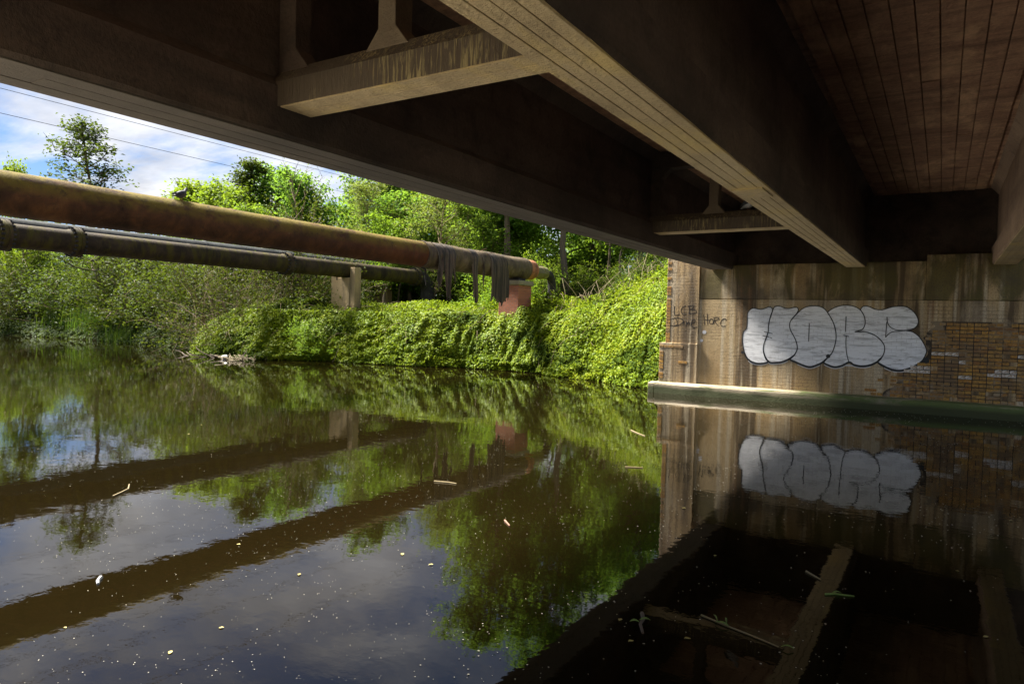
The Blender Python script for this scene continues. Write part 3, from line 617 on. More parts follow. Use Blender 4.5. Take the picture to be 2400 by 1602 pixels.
for key, pts in GR['shapes'].items():
    path = smooth_path(pts, True)
    mb = MB(); fill(mb, path, YW - 0.006); mb.build('letter', M['silver_paint'], graf)
    low = path[:, 1]; zmin, zmax = low.min(), low.max(); T = np.roll(path, -1, 0) - path
    under = np.clip(1.6 - (low - zmin) / 0.22, 0, 1)
    nz = np.abs(T[:, 0]) / (np.linalg.norm(T, axis=1) + 1e-9)
    mb = MB(); ribbon(mb, path, 0.021 + 0.030 * under * nz, YW - 0.0095, True); mb.build('outline', M['black_paint'], graf)
    lowp = path[(low < zmin + 0.10)]
    if len(lowp) > 4:
        lowp = lowp[np.argsort(lowp[:, 0])]
        ribbon(halo, lowp - np.array([0, 0.030]), 0.03, YW - 0.004)
halo.build('rim_spray', M['white_paint'], graf)
mb = MB()
for ln in GR['lines']:
    ribbon(mb, smooth_path(ln, False), 0.018, YW - 0.0125)
mb.build('inner_lines', M['black_paint'], graf)
for c in GR['dots']:
    mb = MB(); disc(mb, c, c[2], YW - 0.0155); mb.build('paint_dot', M['black_paint'], graf)
tagw = part_root('scrawled_tags', abut); tagw['label'] = 'thin black hand-written tags'
for key, strokes in GR['tags'].items():
    mb = MB(); yy = YW - 0.038 if key != 'Horc' else YW - 0.003
    for s_ in strokes:
        ribbon(mb, smooth_path(s_, False), 0.017, yy)
    mb.build('tag_writing', M['tag_ink'], tagw)
for c in GR['wdots']:
    mb = MB(); disc(mb, c, c[2], YW - 0.005); bpart(mb, 'white_splat', M['white_paint'], abut)

# ------------------------------------------------------------ pipes
def root_at(name, loc, label, cat, **kw):
    return tag(empty(name, loc), label, cat, **kw)
XP, ZP, RP = -14.4, 3.94, 0.405
big = root_at('rusty_pipe', (XP, 24.0, 1.9), 'large rust-brown pipe crossing the river with tattered black wrapping at its end', 'pipe')
ys, rs = [], []
seams = [-6.0, -1.5, 3.0, 7.6, 10.4, 12.1, 14.8]
yy = -26.0
while yy < 17.5:
    near = min(abs(yy - s) for s in seams)
    ys.append(yy); rs.append(RP + (0.010 if near < 0.05 else 0.0)); yy += 0.05 if near < 0.15 else 0.25
ys.append(17.5); rs.append(RP)
bpart(MB().tube_y(XP, ZP, ys, rs, 56, lambda Y, A: 0.004 * np.sin(Y * 1.7 + 3 * A)), 'pipe_body', M['rusty_pipe_paint'], big, smooth=True)
ys = np.arange(17.46, 24.05, 0.03); rs = np.full(len(ys), RP + 0.016); rs[:4] += 0.02
bpart(MB().tube_y(XP, ZP, ys, rs, 56, lambda Y, A: 0.013 * ((Y * 5.0 + A / (2 * np.pi)) % 1.0) + 0.012 * np.sin(A * 2 + Y * 2.3)), 'wrapped_section', M['tar_wrap'], big)
a = np.linspace(0, math.pi / 2, 10)
ys = np.concatenate([[24.02, 24.1, 24.45], 24.45 + 0.30 * np.sin(a[1:])]); rs = np.concatenate([[RP - 0.005, RP + 0.004, RP + 0.004], 0.20 + (RP - 0.196) * np.cos(a[1:])])
bpart(MB().tube_y(XP, ZP, ys, rs, 48), 'end_cap', M['rust_red'], big, smooth=True)
ys = [24.55, 25.35, 25.36, 25.46, 25.47, 25.72]; rs = [0.25, 0.25, 0.275, 0.275, 0.25, 0.25]
stub = bpart(MB().tube_y(XP, ZP - 0.04, ys, rs, 36), 'stub_pipe', M['olive_pipe_paint'], big, smooth=True)
MB().box(XP + 0.10, XP + 0.285, 24.7, 25.66, ZP - 0.10, ZP - 0.06).build('joint_rib', M['olive_pipe_paint'], stub).matrix_parent_inverse = Matrix.Identity(4)
pth = [(XP, 25.70, ZP - 0.05), (XP, 25.9, ZP - 0.05)] + [(XP, 25.9 + 0.5 * math.sin(q), ZP - 0.55 + 0.5 * math.cos(q)) for q in np.linspace(0.15, math.pi / 2, 10)] + [(XP, 26.4, 3.0), (XP, 26.4, 1.6)]
bpart(MB().tube(pth, 0.175, 24), 'down_pipe', M['bitumen_black'], big, smooth=True)
def drape(y0, y1, zb, seed, ang0=70, folds=6.0, jag=0.25, taper=0.0, th=0.014, off=0.0):
    rg = np.random.default_rng(seed); nc = max(4, int((y1 - y0) / 0.045)); V = []; F = []
    angs = np.radians(np.linspace(ang0, 2, 9)); nh = 12
    bots = zb + jag * (rg.random(nc + 1) - 0.35) + 0.12 * np.sin(np.linspace(0, 9, nc + 1) + seed)
    rows = len(angs) + nh
    for layer in (0, 1):
        for i in range(nc + 1):
            u = i / nc; ybase = y0 + (y1 - y0) * u
            fold = 0.018 * math.sin(2 * math.pi * folds * u + seed)
            for a_ in angs:
                k = 1 - (a_ / angs[0]); r = RP + 0.032 + off - layer * th + fold * k * 0.6
                V.append((XP + r * math.cos(a_), ybase, ZP + r * math.sin(a_)))
            for j in range(1, nh + 1):
                v = j / nh; z = ZP + (bots[i] - ZP) * v
                yc = (y0 + y1) / 2; yv = yc + (ybase - yc) * (1 - taper * v) + 0.03 * math.sin(3 * v + seed)
                V.append((XP + RP + 0.032 + off - layer * th + fold + 0.02 * math.sin(4 * v + seed + 5 * u), yv, z))
    L = (nc + 1) * rows
    for i in range(nc):
        for j in range(rows - 1):
            q = (i * rows + j, (i + 1) * rows + j, (i + 1) * rows + j + 1, i * rows + j + 1)
            F.append(q); F.append(tuple(L + k for k in q[::-1]))
        q = (i * rows + rows - 1, (i + 1) * rows + rows - 1); F.append((q[0], q[1], q[1] + L, q[0] + L))
    for i in (0, nc):
        for j in range(rows - 1):
            F.append((i * rows + j, i * rows + j + 1, i * rows + j + 1 + L, i * rows + j + L))
    bpart(MB().add(V, F), 'wrap_strip', M['hanging_wrap'], big, smooth=True)
drape(17.85, 18.12, 2.95, 1, folds=2, taper=0.3); drape(18.10, 18.30, 3.35, 2, folds=1.5, jag=0.5); drape(18.28, 18.72, 2.62, 3, folds=3, taper=0.45, jag=0.4, off=0.01); drape(18.70, 18.9, 3.15, 4, folds=1, jag=0.5, taper=0.6)
drape(19.85, 20.22, 2.55, 5, folds=2, jag=0.25, taper=0.2); drape(21.0, 22.22, 2.55, 6, folds=8, jag=0.18, taper=0.03); drape(20.45, 20.53, 3.1, 7, folds=1, jag=0.3, taper=0.4, ang0=20)
for y_, z_ in ((17.62, 2.95), (19.15, 3.2)):
    bpart(MB().tube([(XP + 0.1, y_ - 0.15, ZP - RP - 0.01), (XP + 0.12, y_ + 0.02, ZP - RP - 0.08), (XP + 0.14, y_, z_ + 0.2), (XP + 0.13, y_ + 0.05, z_)], [0.05, 0.03, 0.022, 0.012], 8), 'tar_drip', M['bitumen_black'], big, smooth=True)
for y_, a_ in ((20.55, 62), (20.7, 68), (20.85, 40)):
    aa = rad(a_); bpart(MB().tube([(XP + 0.44 * math.cos(aa), y_, ZP + 0.44 * math.sin(aa)), (XP + 0.47 * math.cos(aa), y_ + 0.35, ZP + 0.47 * math.sin(aa) + 0.10)], 0.010, 5), 'loose_wire', M['pink_rust'], big)

X2, Z2, R2 = -23.0, 3.97, 0.355
sec = root_at('flanged_pipe', (X2, 28.6, 1.6), 'dark mossy pipe with bolted flanges behind the big rusty pipe', 'pipe')
ys, rs = [-26.0], [R2]
for s in (2.6, 15.0, 20.9, 22.1, 25.0):
    ys += [s - 0.05, s - 0.03, s + 0.03, s + 0.05]; rs += [R2, R2 + 0.008, R2 + 0.008, R2]
ys += [27.65]; rs += [R2]
bpart(MB().tube_y(X2, Z2, ys, rs, 48), 'pipe_body', M['dark_pipe_paint'], sec, smooth=True)
def flange(y):
    f_ = bpart(MB().tube_y(X2, Z2, [y - 0.25, y - 0.12, y - 0.11, y - 0.02, y - 0.015, y + 0.015, y + 0.02, y + 0.11, y + 0.12, y + 0.25], [R2 + 0.004, R2 + 0.045, R2 + 0.10, R2 + 0.10, R2 + 0.085, R2 + 0.085, R2 + 0.10, R2 + 0.10, R2 + 0.045, R2 + 0.004], 48), 'flange', M['dark_pipe_paint'], sec, smooth=True)
    mb = MB()
    for k in range(20):
        a_ = 2 * math.pi * k / 20; cx, cz = X2 + (R2 + 0.075) * math.cos(a_), Z2 + (R2 + 0.075) * math.sin(a_)
        for s in (-1, 1):
            mb.tube_y(cx, cz, sorted([y + s * 0.10, y + s * 0.185]), [0.036, 0.036], 6)
    o = mb.build('bolt_ring', M['bitumen_black'], f_); o['kind'] = 'stuff'
for y in (3.0, 9.25, 11.2, 19.35, 27.55): flange(y)
pth = [(X2, 27.6, Z2), (X2, 27.85, Z2)] + [(X2, 27.85 + 0.75 * math.sin(q), Z2 - 0.75 + 0.75 * math.cos(q)) for q in np.linspace(0.12, math.pi / 2, 12)] + [(X2, 28.6, 2.6), (X2, 28.6, 1.4)]
bpart(MB().tube(pth, R2, 32), 'elbow', M['bitumen_black'], sec, smooth=True)
for y_ in (21.0, 22.2):
    bpart(MB().tube([(X2, y_, Z2 - R2 + 0.02), (X2, y_, Z2 - R2 - 0.14)], 0.03, 6), 'drain_cock', M['bitumen_black'], sec)

X3, Z3, R3 = -26.6, 4.44, 0.45
gp = root_at('grey_pipe', (X3, 31.5, 1.6), 'weathered grey pipe half hidden between the rusty pipe and the flanged pipe', 'pipe')
bpart(MB().tube_y(X3, Z3, [-26, 6, 6.02, 6.1, 6.12, 18, 18.02, 18.1, 18.12, 30.6], [R3, R3, R3 + .02, R3 + .02, R3, R3, R3 + .02, R3 + .02, R3, R3], 48), 'pipe_body', M['grey_pipe_paint'], gp, smooth=True)
pth = [(X3, 30.5, Z3), (X3, 30.7, Z3)] + [(X3, 30.7 + 0.8 * math.sin(q), Z3 - 0.8 + 0.8 * math.cos(q)) for q in np.linspace(0.12, math.pi / 2, 12)] + [(X3, 31.5, 2.8), (X3, 31.5, 1.4)]
bpart(MB().tube(pth, R3, 32), 'elbow', M['grey_pipe_paint'], gp, smooth=True)

post = root_at('pipe_post', (X2, 22.85, 1.8), 'streaked pale concrete post cradling the flanged pipe above the nettle bank', 'post')
bpart(MB().box(X2 - 0.50, X2 + 0.36, 22.62, 23.05, 0.6, 3.615), 'pillar', M['post_concrete'], post, bevel=0.02)
bpart(MB().prism([(X2 + 0.366, 0.6), (X2 + 0.66, 0.6), (X2 + 0.66, 4.06), (X2 + 0.37, 4.06), (X2 + 0.366, 3.9)], 22.64, 23.03), 'jaw', M['post_concrete'], post, bevel=0.015)
bpart(MB().box(X2 - 0.80, X2 - 0.505, 22.64, 23.03, 0.6, 3.75), 'jaw', M['post_concrete'], post, bevel=0.015)
p2_ = root_at('pipe_post', (X3, 29.2, 1.8), 'faint pale post deep in shade under the grey pipe', 'post')
bpart(MB().box(X3 - 0.45, X3 + 0.45, 29.0, 29.4, 0.8, 4.04), 'pillar', M['post_concrete'], p2_, bevel=0.02)

pier = root_at('brick_pier', (XP, 23.35, 1.8), 'red brick pier with stone coping holding up the end of the rusty pipe', 'pier')
bpart(MB().box(XP - 0.42, XP + 0.48, 22.86, 23.84, 0.6, 3.24), 'brick_shaft', M['red_brickwork'], pier, bevel=0.01)
bpart(MB().box(XP - 0.48, XP + 0.55, 22.78, 23.92, 3.243, 3.43), 'coping', M['stone_coping'], pier, bevel=0.04)
bpart(MB().box(XP - 0.3, XP + 0.34, 23.1, 23.6, 3.433, 3.53), 'saddle', M['bitumen_black'], pier, bevel=0.01)

# ------------------------------------------------------------ pigeons
def pigeon(loc, rz, label, body, wing):
    r = tag(empty('pigeon', loc, rz), label, 'bird')
    sp = [(-0.20, 0.055, 0.012, 0.008), (-0.15, 0.062, 0.026, 0.012), (-0.10, 0.075, 0.035, 0.03), (-0.05, 0.09, 0.052, 0.055), (0.0, 0.105, 0.062, 0.066), (0.05, 0.12, 0.058, 0.064), (0.085, 0.142, 0.044, 0.052), (0.105, 0.175, 0.032, 0.036), (0.115, 0.205, 0.028, 0.03), (0.13, 0.222, 0.026, 0.027), (0.15, 0.222, 0.017, 0.018), (0.162, 0.219, 0.008, 0.008), (0.182, 0.213, 0.003, 0.003)]
    a = np.linspace(0, 2 * np.pi, 14, endpoint=False); V = []; F = []
    for x, z, ry, rzz in sp:
        for q in a: V.append((x - 0.25 * rzz * math.sin(q), ry * math.cos(q), z + rzz * math.sin(q)))
    for i in range(len(sp) - 1):
        for j in range(14):
            k = (j + 1) % 14; F.append((i * 14 + j, i * 14 + k, (i + 1) * 14 + k, (i + 1) * 14 + j))
    F += [tuple(range(14))[::-1], tuple(range((len(sp) - 1) * 14, len(sp) * 14))]
    MB().add(V, F).build('body', body, r, smooth=True)
    for s in (-1, 1):
        pts = [(-0.19, s * 0.02, 0.085), (-0.12, s * 0.045, 0.098), (-0.04, s * 0.062, 0.118), (0.04, s * 0.06, 0.13), (0.075, s * 0.045, 0.13)]
        V = []; F = []
        for (x, y_, z), hh in zip(pts, (0.006, 0.022, 0.036, 0.034, 0.012)):
            for q in np.linspace(0, 2 * np.pi, 8, endpoint=False): V.append((x, y_ + 0.009 * math.cos(q), z + hh * math.sin(q)))
        for i in range(4):
            for j in range(8):
                k = (j + 1) % 8; F.append((i * 8 + j, i * 8 + k, (i + 1) * 8 + k, (i + 1) * 8 + j))
        F += [tuple(range(8))[::-1], tuple(range(32, 40))]
        MB().add(V, F).build('wing', wing, r, smooth=True)
        mb = MB().tube([(0.0, s * 0.022, 0.05), (0.005, s * 0.022, 0.003)], 0.004, 6)
        for dx, dy in ((0.032, 0), (0.026, 0.014), (0.026, -0.014), (-0.018, 0)): mb.tube([(0.005, s * 0.022, 0.004), (0.005 + dx, s * 0.022 + dy, 0.003)], 0.003, 5)
        mb.build('leg', M['pigeon_leg'], r)
    return r
pg = pigeon((XP + 0.02, 9.2, ZP + RP + 0.001), rad(105), 'dark grey pigeon perched on top of the rusty pipe', M['pigeon_grey'], M['pigeon_dark']); pg.scale = (1.25, 1.25, 1.25)
pg = pigeon((-2.99, 12.66, 3.931), rad(-40), 'small white-fronted pigeon on the far cross frame under the bridge', M['pigeon_white'], M['pigeon_grey']); pg.scale = (1.1, 1.1, 1.1)

# ------------------------------------------------------------ overhead wires
for X, z0, sag, lab in ((-46.0, 14.60, 0.28, 'upper of two thin overhead wires crossing the sky'), (-46.0, 13.2, 0.28, 'lower of two thin overhead wires crossing the sky'),
                        (-36.0, 14.7, 0.3, 'overhead wire reflected in the water just below the reflection of the rusty pipe'), (-32.0, 14.1, 0.3, 'overhead wire reflected across the middle of the grey water in the foreground'), (-27.0, 13.6, 0.3, 'overhead wire reflected nearest to the camera in the grey water')):
    ys = np.linspace(-70, 130, 60); u = (ys - 30) / 100.0
    pts = np.stack([np.full(60, X), ys, z0 - sag * (1 - u * u)], 1)
    tag(MB().tube(pts, 0.016, 5).build('overhead_wire', M['wire_black']), lab, 'wire', 'wires over the river')

# ------------------------------------------------------------ trees
def branch_path(rg, p, d, L, n, curl, up):
    pts = [np.array(p, float)]; d = np.array(d, float); d /= np.linalg.norm(d)
    for i in range(n):
        d = d + rg.normal(size=3) * curl + np.array([0, 0, up]); d /= np.linalg.norm(d)
        pts.append(pts[-1] + d * L / n)
    return np.array(pts)
def make_tree(seed, H=10.0, base=0.3, R=2.4, prof='round', limbs=26, subs=5, twigs=4, per=14, leaf=0.2, spread=0.32, lean=0.0, trunk_r=0.14, leaf_frac=1.0, rise=0.5):
    rg = np.random.default_rng(seed); wood = MB(); C = []
    tp = branch_path(rg, (0, 0, -0.3), (lean, lean * 0.3, 1), H * 0.97, 10, 0.075, 0.06)
    wood.tube(tp, np.linspace(trunk_r, 0.02, len(tp)), 8)
    hts = np.linspace(0, 1, len(tp))
    for i in range(limbs):
        u = base + (0.98 - base) * ((i + rg.random() * 0.8) / limbs); p = np.array([np.interp(u, hts, tp[:, k]) for k in range(3)])
        v = (u - base) / (1 - base)
        pr = {'round': math.sin(math.pi * min(1, 0.16 + 0.84 * v)) ** 0.6, 'cone': (1 - v) ** 0.7 + 0.08, 'column': 0.55 + 0.45 * math.sin(math.pi * v) - 0.4 * max(0, v - 0.75), 'top': 0.35 + 0.65 * math.sin(math.pi * min(1, 0.1 + 0.8 * v)), 'oval': math.sin(math.pi * (0.1 + 0.85 * v)) ** 0.8}[prof]
        az = i * 2.399 + rg.normal() * 0.4; el = rise * (0.35 + 0.9 * v) + rg.normal() * 0.15
        L = R * pr * rg.uniform(0.65, 1.15)
        d = (math.cos(az) * math.cos(el), math.sin(az) * math.cos(el), math.sin(el))
        lp = branch_path(rg, p, d, L, 5, 0.14, 0.07); r0 = trunk_r * (1 - 0.85 * u) * 0.55 + 0.008
        wood.tube(lp, np.linspace(r0, 0.008, 6), 5, cap=False)
        for s in range(subs):
            q = rg.uniform(0.25, 1.0); pp = np.array([np.interp(q, np.linspace(0, 1, 6), lp[:, k]) for k in range(3)])
            dd = (lp[-1] - lp[0]) / (L + 1e-6) + rg.normal(size=3) * 0.65
            sp = branch_path(rg, pp, dd, L * rg.uniform(0.25, 0.5) + 0.15, 3, 0.2, 0.05)
            wood.tube(sp, np.linspace(0.014, 0.004, 4), 3, cap=False)
            for k in range(twigs):
                f = rg.uniform(0.3, 1.0); cpt = np.array([np.interp(f, np.linspace(0, 1, 4), sp[:, j]) for j in range(3)])
                if rg.random() < leaf_frac: C.append(cpt)
        if rg.random() < leaf_frac: C.append(lp[-1])
    C.append(tp[-1])
    C = np.array(C); cen = C.mean(0)
    P = np.repeat(C, per, 0); P = P + rg.normal(size=P.shape) * spread * np.array([1, 1, 0.75])
    nr = rg.normal(size=P.shape) * 0.8 + np.array([0, 0, 0.7]) + (P - cen) / (np.linalg.norm(P - cen, axis=1)[:, None] + 1e-6) * 0.5
    V, Q = leaf_quads(P, nr, leaf, leaf * 0.62, rg)
    return wood, V, Q
PROTO = {}
def proto(key, leafmat, barkmat='bark', **kw):
    wood, V, Q = make_tree(**kw)
    tm = wood.mesh(key + '_trunk', smooth=True); tm.materials.append(M[barkmat])
    cm = fast_mesh(key + '_crown', V, Q); cm.materials.append(M[leafmat])
    PROTO[key] = (tm, cm)
proto('broad', 'bright_leaf', seed=1, base=0.18, R=3.0, prof='round', limbs=30, subs=6, twigs=4, per=13, leaf=0.24, spread=0.34)
proto('broad2', 'wood_leaf', seed=2, base=0.2, R=2.6, prof='oval', limbs=32, subs=6, twigs=4, per=13, leaf=0.22, spread=0.30)
proto('slim', 'bright_leaf', seed=3, base=0.30, R=1.7, prof='column', limbs=30, subs=5, twigs=4, per=6, leaf=0.20, spread=0.30, trunk_r=0.12)
proto('slim2', 'bright_leaf', seed=4, base=0.38, R=1.9, prof='top', limbs=26, subs=5, twigs=4, per=6, leaf=0.2, spread=0.32, trunk_r=0.11, lean=0.05)
proto('slim3', 'wood_leaf', seed=14, base=0.42, R=2.0, prof='oval', limbs=24, subs=5, twigs=4, per=6, leaf=0.2, spread=0.32, trunk_r=0.10, lean=-0.06)
proto('sparse', 'dark_leaf', seed=5, base=0.25, R=2.2, prof='cone', limbs=40, subs=6, twigs=4, per=5, leaf=0.13, spread=0.14, rise=0.7, trunk_r=0.09, leaf_frac=0.8)
proto('lime', 'bright_leaf', seed=6, base=0.15, R=2.3, prof='oval', limbs=34, subs=6, twigs=4, per=13, leaf=0.2, spread=0.26)
proto('feather', 'dark_leaf', seed=7, base=0.2, R=1.8, prof='cone', limbs=34, subs=6, twigs=4, per=8, leaf=0.16, spread=0.22, rise=0.8)
proto('willow', 'pale_leaf', seed=8, base=0.15, R=3.0, prof='round', limbs=30, subs=6, twigs=4, per=8, leaf=0.17, spread=0.30, barkmat='pale_twig')
proto('tall', 'wood_leaf', seed=9, base=0.40, R=2.2, prof='oval', limbs=34, subs=6, twigs=4, per=12, leaf=0.17, spread=0.24, trunk_r=0.16)
wood, V, Q = make_tree(seed=12, base=0.35, R=2.6, prof='top', limbs=13, subs=4, twigs=1, per=3, leaf=0.12, spread=0.1, lean=-0.28, rise=1.1, leaf_frac=0.25, trunk_r=0.10)
tm = wood.mesh('bare_trunk', smooth=True); tm.materials.append(M['pale_twig']); cm = fast_mesh('bare_crown', V, Q); cm.materials.append(M['pale_leaf']); PROTO['bare'] = (tm, cm)
def plant(key, x, y, H, label, cat='tree', name='broadleaf_tree', rz=0.0, wide=1.0, group=None, z=None, names=('trunk', 'crown')):
    gz = float(ground_z(x, y)) if z is None else z
    r = tag(empty(name, (x, y, gz), rz), label, cat, group)
    s = (H) / 10.0; r.scale = (s * wide, s * wide, s)
    link(names[0], PROTO[key][0], None, r); link(names[1], PROTO[key][1], None, r)
    return r
def ztop(x, y, z): return z - float(ground_z(x, y))
plant('sparse', -47.9, 25.2, ztop(-47.9, 25.2, 15.3), 'thin sparse-leaved tree standing alone against the clouds at left', rz=0.6, name='sparse_tree', wide=1.55)
plant('lime', -42.3, 27.4, ztop(-42.3, 27.4, 11.9), 'round bright green tree just right of the sparse tree, behind the pigeon', rz=1.0, wide=1.5)
plant('feather', -40.0, 30.6, ztop(-40, 30.6, 12.6), 'feathery dark-twigged tree rising between the bright round trees', rz=2.0, name='feathery_tree', wide=1.3)
plant('broad', -37.0, 27.0, ztop(-37, 27, 9.9), 'yellow-green bushy tree over the rusty pipe, left of the bare branches', rz=0.3, wide=1.2)
plant('feather', -36.4, 30.2, ztop(-36.4, 30.2, 11.4), 'dusky thin tree tangled with the bare branches', rz=4.0, name='feathery_tree', wide=0.9)
plant('bare', -30.4, 27.6, ztop(-30.4, 27.6, 10.6), 'leaning tree of bare pale branches above the rusty pipe', rz=0.55, name='bare_tree', wide=1.0)
plant('broad2', -33.6, 31.0, ztop(-33.6, 31, 10.9), 'dense dark green tree right of the bare branches', rz=1.7, wide=1.0)
plant('broad2', -31.6, 33.8, ztop(-31.6, 33.8, 12.6), 'blue-green tree whose top touches the bridge edge', rz=3.0, wide=1.0)
plant('willow', -27.6, 30.0, ztop(-27.6, 30, 9.6), 'pale grey-green willow leaning over the middle of the rusty pipe', rz=0.2, wide=1.1, name='willow_tree')
plant('willow', -23.6, 29.5, ztop(-23.6, 29.5, 9.8), 'pale willow in front of the tall wood, left of its first trunks', rz=2.6, wide=1.0, name='willow_tree')
plant('broad', -60.5, 26.0, ztop(-60.5, 26.0, 13.0), 'tree top just showing above the rusty pipe at the far left edge', rz=1.2, wide=0.6)
plant('tall', -19.6, 31.2, ztop(-19.6, 31.2, 16.2), 'tallest wood tree, its crown reflected longest in the grey water', rz=0.7, wide=1.05, name='tall_tree')
plant('tall', -16.9, 32.6, ztop(-16.9, 32.6, 16.2), 'tall tree right beside the tallest one, reflected at the bottom of the water', rz=2.4, wide=1.0, name='tall_tree')
plant('tall', -14.6, 36.0, ztop(-14.6, 36, 15.0), 'tall tree nearest the abutment, reflected beside the bridge edge', rz=4.4, wide=1.1, name='tall_tree')
plant('tall', -22.0, 33.5, ztop(-22, 33.5, 13.6), 'lower tree on the left flank of the tall group', rz=5.1, wide=1.1, name='tall_tree')
plant('broad2', -38.6, 33.5, ztop(-38.6, 33.5, 11.8), 'mid-green tree behind the feathery one', rz=2.2, wide=1.1)
plant('lime', -35.4, 27.6, ztop(-35.4, 27.6, 8.6), 'low yellow-green tree right above the rusty pipe, left of the bare branches', rz=4.2, wide=1.3)
plant('broad', -47.0, 30.5, ztop(-47, 30.5, 9.6), 'low leafy tree peeping over the rusty pipe beside the sparse tree', rz=5.2, wide=1.2)
# the wood behind
rg = random.Random(77); WG = 'trees of the dense wood behind the bank'
n_w = 0; placed = []
def ray_dir(u):  # u: bearing left of the bridge axis, degrees
    return -math.sin(rad(u)), math.cos(rad(u))
while n_w < 44:
    u = rg.uniform(15.5, 52.0); D = rg.uniform(36, 66) if u < 44 else rg.uniform(44, 72)
    dx, dy = ray_dir(u); x, y = dx * D, dy * D
    if y - float(bank_y(x)) < 7 or any((x - a) ** 2 + (y - b) ** 2 < 4.0 for a, b in placed): continue
    lim = 0.16 if u < 20.5 else (0.30 if u < 35 else (0.21 if u < 41 else 0.165))
    H = min((1.9 + lim * D) - float(ground_z(x, y)), 15.0) * rg.uniform(0.80, 1.0)
    placed.append((x, y)); n_w += 1
    key = rg.choice(['slim', 'slim2', 'slim3', 'slim', 'slim3', 'broad2'])
    plant(key, x, y, H, 'slender green tree among the crowded trunks of the wood behind the bank', rz=rg.uniform(0, 6.28), wide=rg.uniform(0.85, 1.25) * (1.15 if H < 9 else 1.0), group=WG, name='wood_tree')
for k in range(36):
    u = rg.uniform(24, 74); D = rg.uniform(78, 125); dx, dy = ray_dir(u); x, y = dx * D, dy * D
    plant(rg.choice(['broad2', 'slim', 'broad']), x, y, (0.10 * D if u > 45 else 0.125 * D) * rg.uniform(0.85, 1.1), 'far hazy tree at the back of the wood', rz=rg.uniform(0, 6.28), wide=1.5, group='far trees behind the wood', name='far_tree')

# ------------------------------------------------------------ shrubs on the left bank
def make_shrub(seed, H, R, n=70, per=8, leaf=0.12, arch=0.5, spread=0.16):
    rg = np.random.default_rng(seed); wood = MB(); C = []
    for i in range(n):
        az = rg.uniform(0, 6.283); el = rg.uniform(0.35, 1.45); L = R * rg.uniform(0.6, 1.1) / max(0.45, math.cos(el) * 0.9) ; L = min(L, H * 1.25)
        d = (math.cos(az) * math.cos(el), math.sin(az) * math.cos(el), math.sin(el))
        p = branch_path(rg, (rg.normal() * R * 0.22, rg.normal() * R * 0.22, -0.2), d, L, 7, 0.10, -0.055 * arch * 2)
        wood.tube(p, np.linspace(0.022, 0.004, len(p)), 4, cap=False)
        for s in range(4):
            q = rg.integers(2, 7); sp = branch_path(rg, p[q], (p[q] - p[q - 1]) / L * 5 + rg.normal(size=3) * 0.5, L * 0.28, 3, 0.2, 0)
            wood.tube(sp, np.linspace(0.009, 0.003, 4), 3, cap=False)
            for k in (1, 2, 3): C.append(sp[k])
        for k in range(3, len(p)): C.append(p[k])
    C = np.array(C); C[:, 2] = np.maximum(C[:, 2], 0.05)
    P = np.repeat(C, per, 0); P = P + rg.normal(size=P.shape) * spread; nr = rg.normal(size=P.shape) * 0.7 + np.array([0, 0, 0.8])
    V, Q = leaf_quads(P, nr, leaf, leaf * 0.5, rg)
    return wood, V, Q
for key, mt, kw in (('shrub_a', 'scrub_leaf', dict(seed=21, H=4.0, R=2.6, n=64, per=5)), ('shrub_b', 'scrub_leaf', dict(seed=22, H=4.6, R=2.2, n=60, per=8, arch=0.35)), ('shrub_c', 'dark_leaf', dict(seed=23, H=4.2, R=2.4, n=64, per=9, leaf=0.14)), ('shrub_d', 'bright_leaf', dict(seed=24, H=3.6, R=2.0, n=55, per=9, leaf=0.15)), ('shrub_e', 'bright_leaf', dict(seed=25, H=3.8, R=2.2, n=60, per=10, leaf=0.17, spread=0.22))):
    wood, V, Q = make_shrub(**kw); tm = wood.mesh(key + '_stems', smooth=True); tm.materials.append(M['pale_twig']); cm = fast_mesh(key + '_leaves', V, Q); cm.materials.append(M[mt]); PROTO[key] = (tm, cm)
def shrub(key, x, y, H, label, rz=0.0, wide=1.0, group=None, z=None):
    return plant(key, x, y, H * 10 / 4.0, label, 'shrub', 'shrub', rz, wide, group, z, ('stems', 'foliage'))
shrub('shrub_a', -27.2, 20.4, 3.6, 'brown twiggy thicket overhanging the water with dead branches dipping in', 0.4, 1.1, z=0.3)
shrub('shrub_a', -31.0, 22.0, 4.3, 'tangled olive willow scrub left of the twiggy thicket', 2.1, 1.1, z=0.4)
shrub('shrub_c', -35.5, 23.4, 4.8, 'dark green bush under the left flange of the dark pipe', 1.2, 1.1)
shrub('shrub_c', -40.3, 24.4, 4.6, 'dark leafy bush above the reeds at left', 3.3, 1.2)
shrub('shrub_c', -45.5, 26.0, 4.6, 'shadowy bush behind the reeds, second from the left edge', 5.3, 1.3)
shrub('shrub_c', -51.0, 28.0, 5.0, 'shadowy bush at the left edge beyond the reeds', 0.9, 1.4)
shrub('shrub_b', -29.5, 24.6, 4.6, 'olive bush standing behind the twiggy thicket under the pipes', 4.0, 1.2)
shrub('shrub_b', -25.6, 23.2, 3.7, 'olive bush left of the concrete pipe post', 1.9, 1.15)
shrub('shrub_d', -22.4, 20.6, 1.5, 'fresh green low bush at the water edge below the concrete post', 0.3, 1.4, z=0.1)
shrub('shrub_b', -34.0, 27.5, 5.2, 'grey-green bush far behind the scrub, below the pipes', 2.9, 1.3)
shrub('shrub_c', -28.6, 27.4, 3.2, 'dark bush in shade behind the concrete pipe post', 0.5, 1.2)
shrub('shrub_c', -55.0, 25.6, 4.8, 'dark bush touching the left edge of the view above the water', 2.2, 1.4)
shrub('shrub_b', -59.0, 24.2, 5.0, 'olive bush at the left edge, farthest along the bank', 3.9, 1.5)
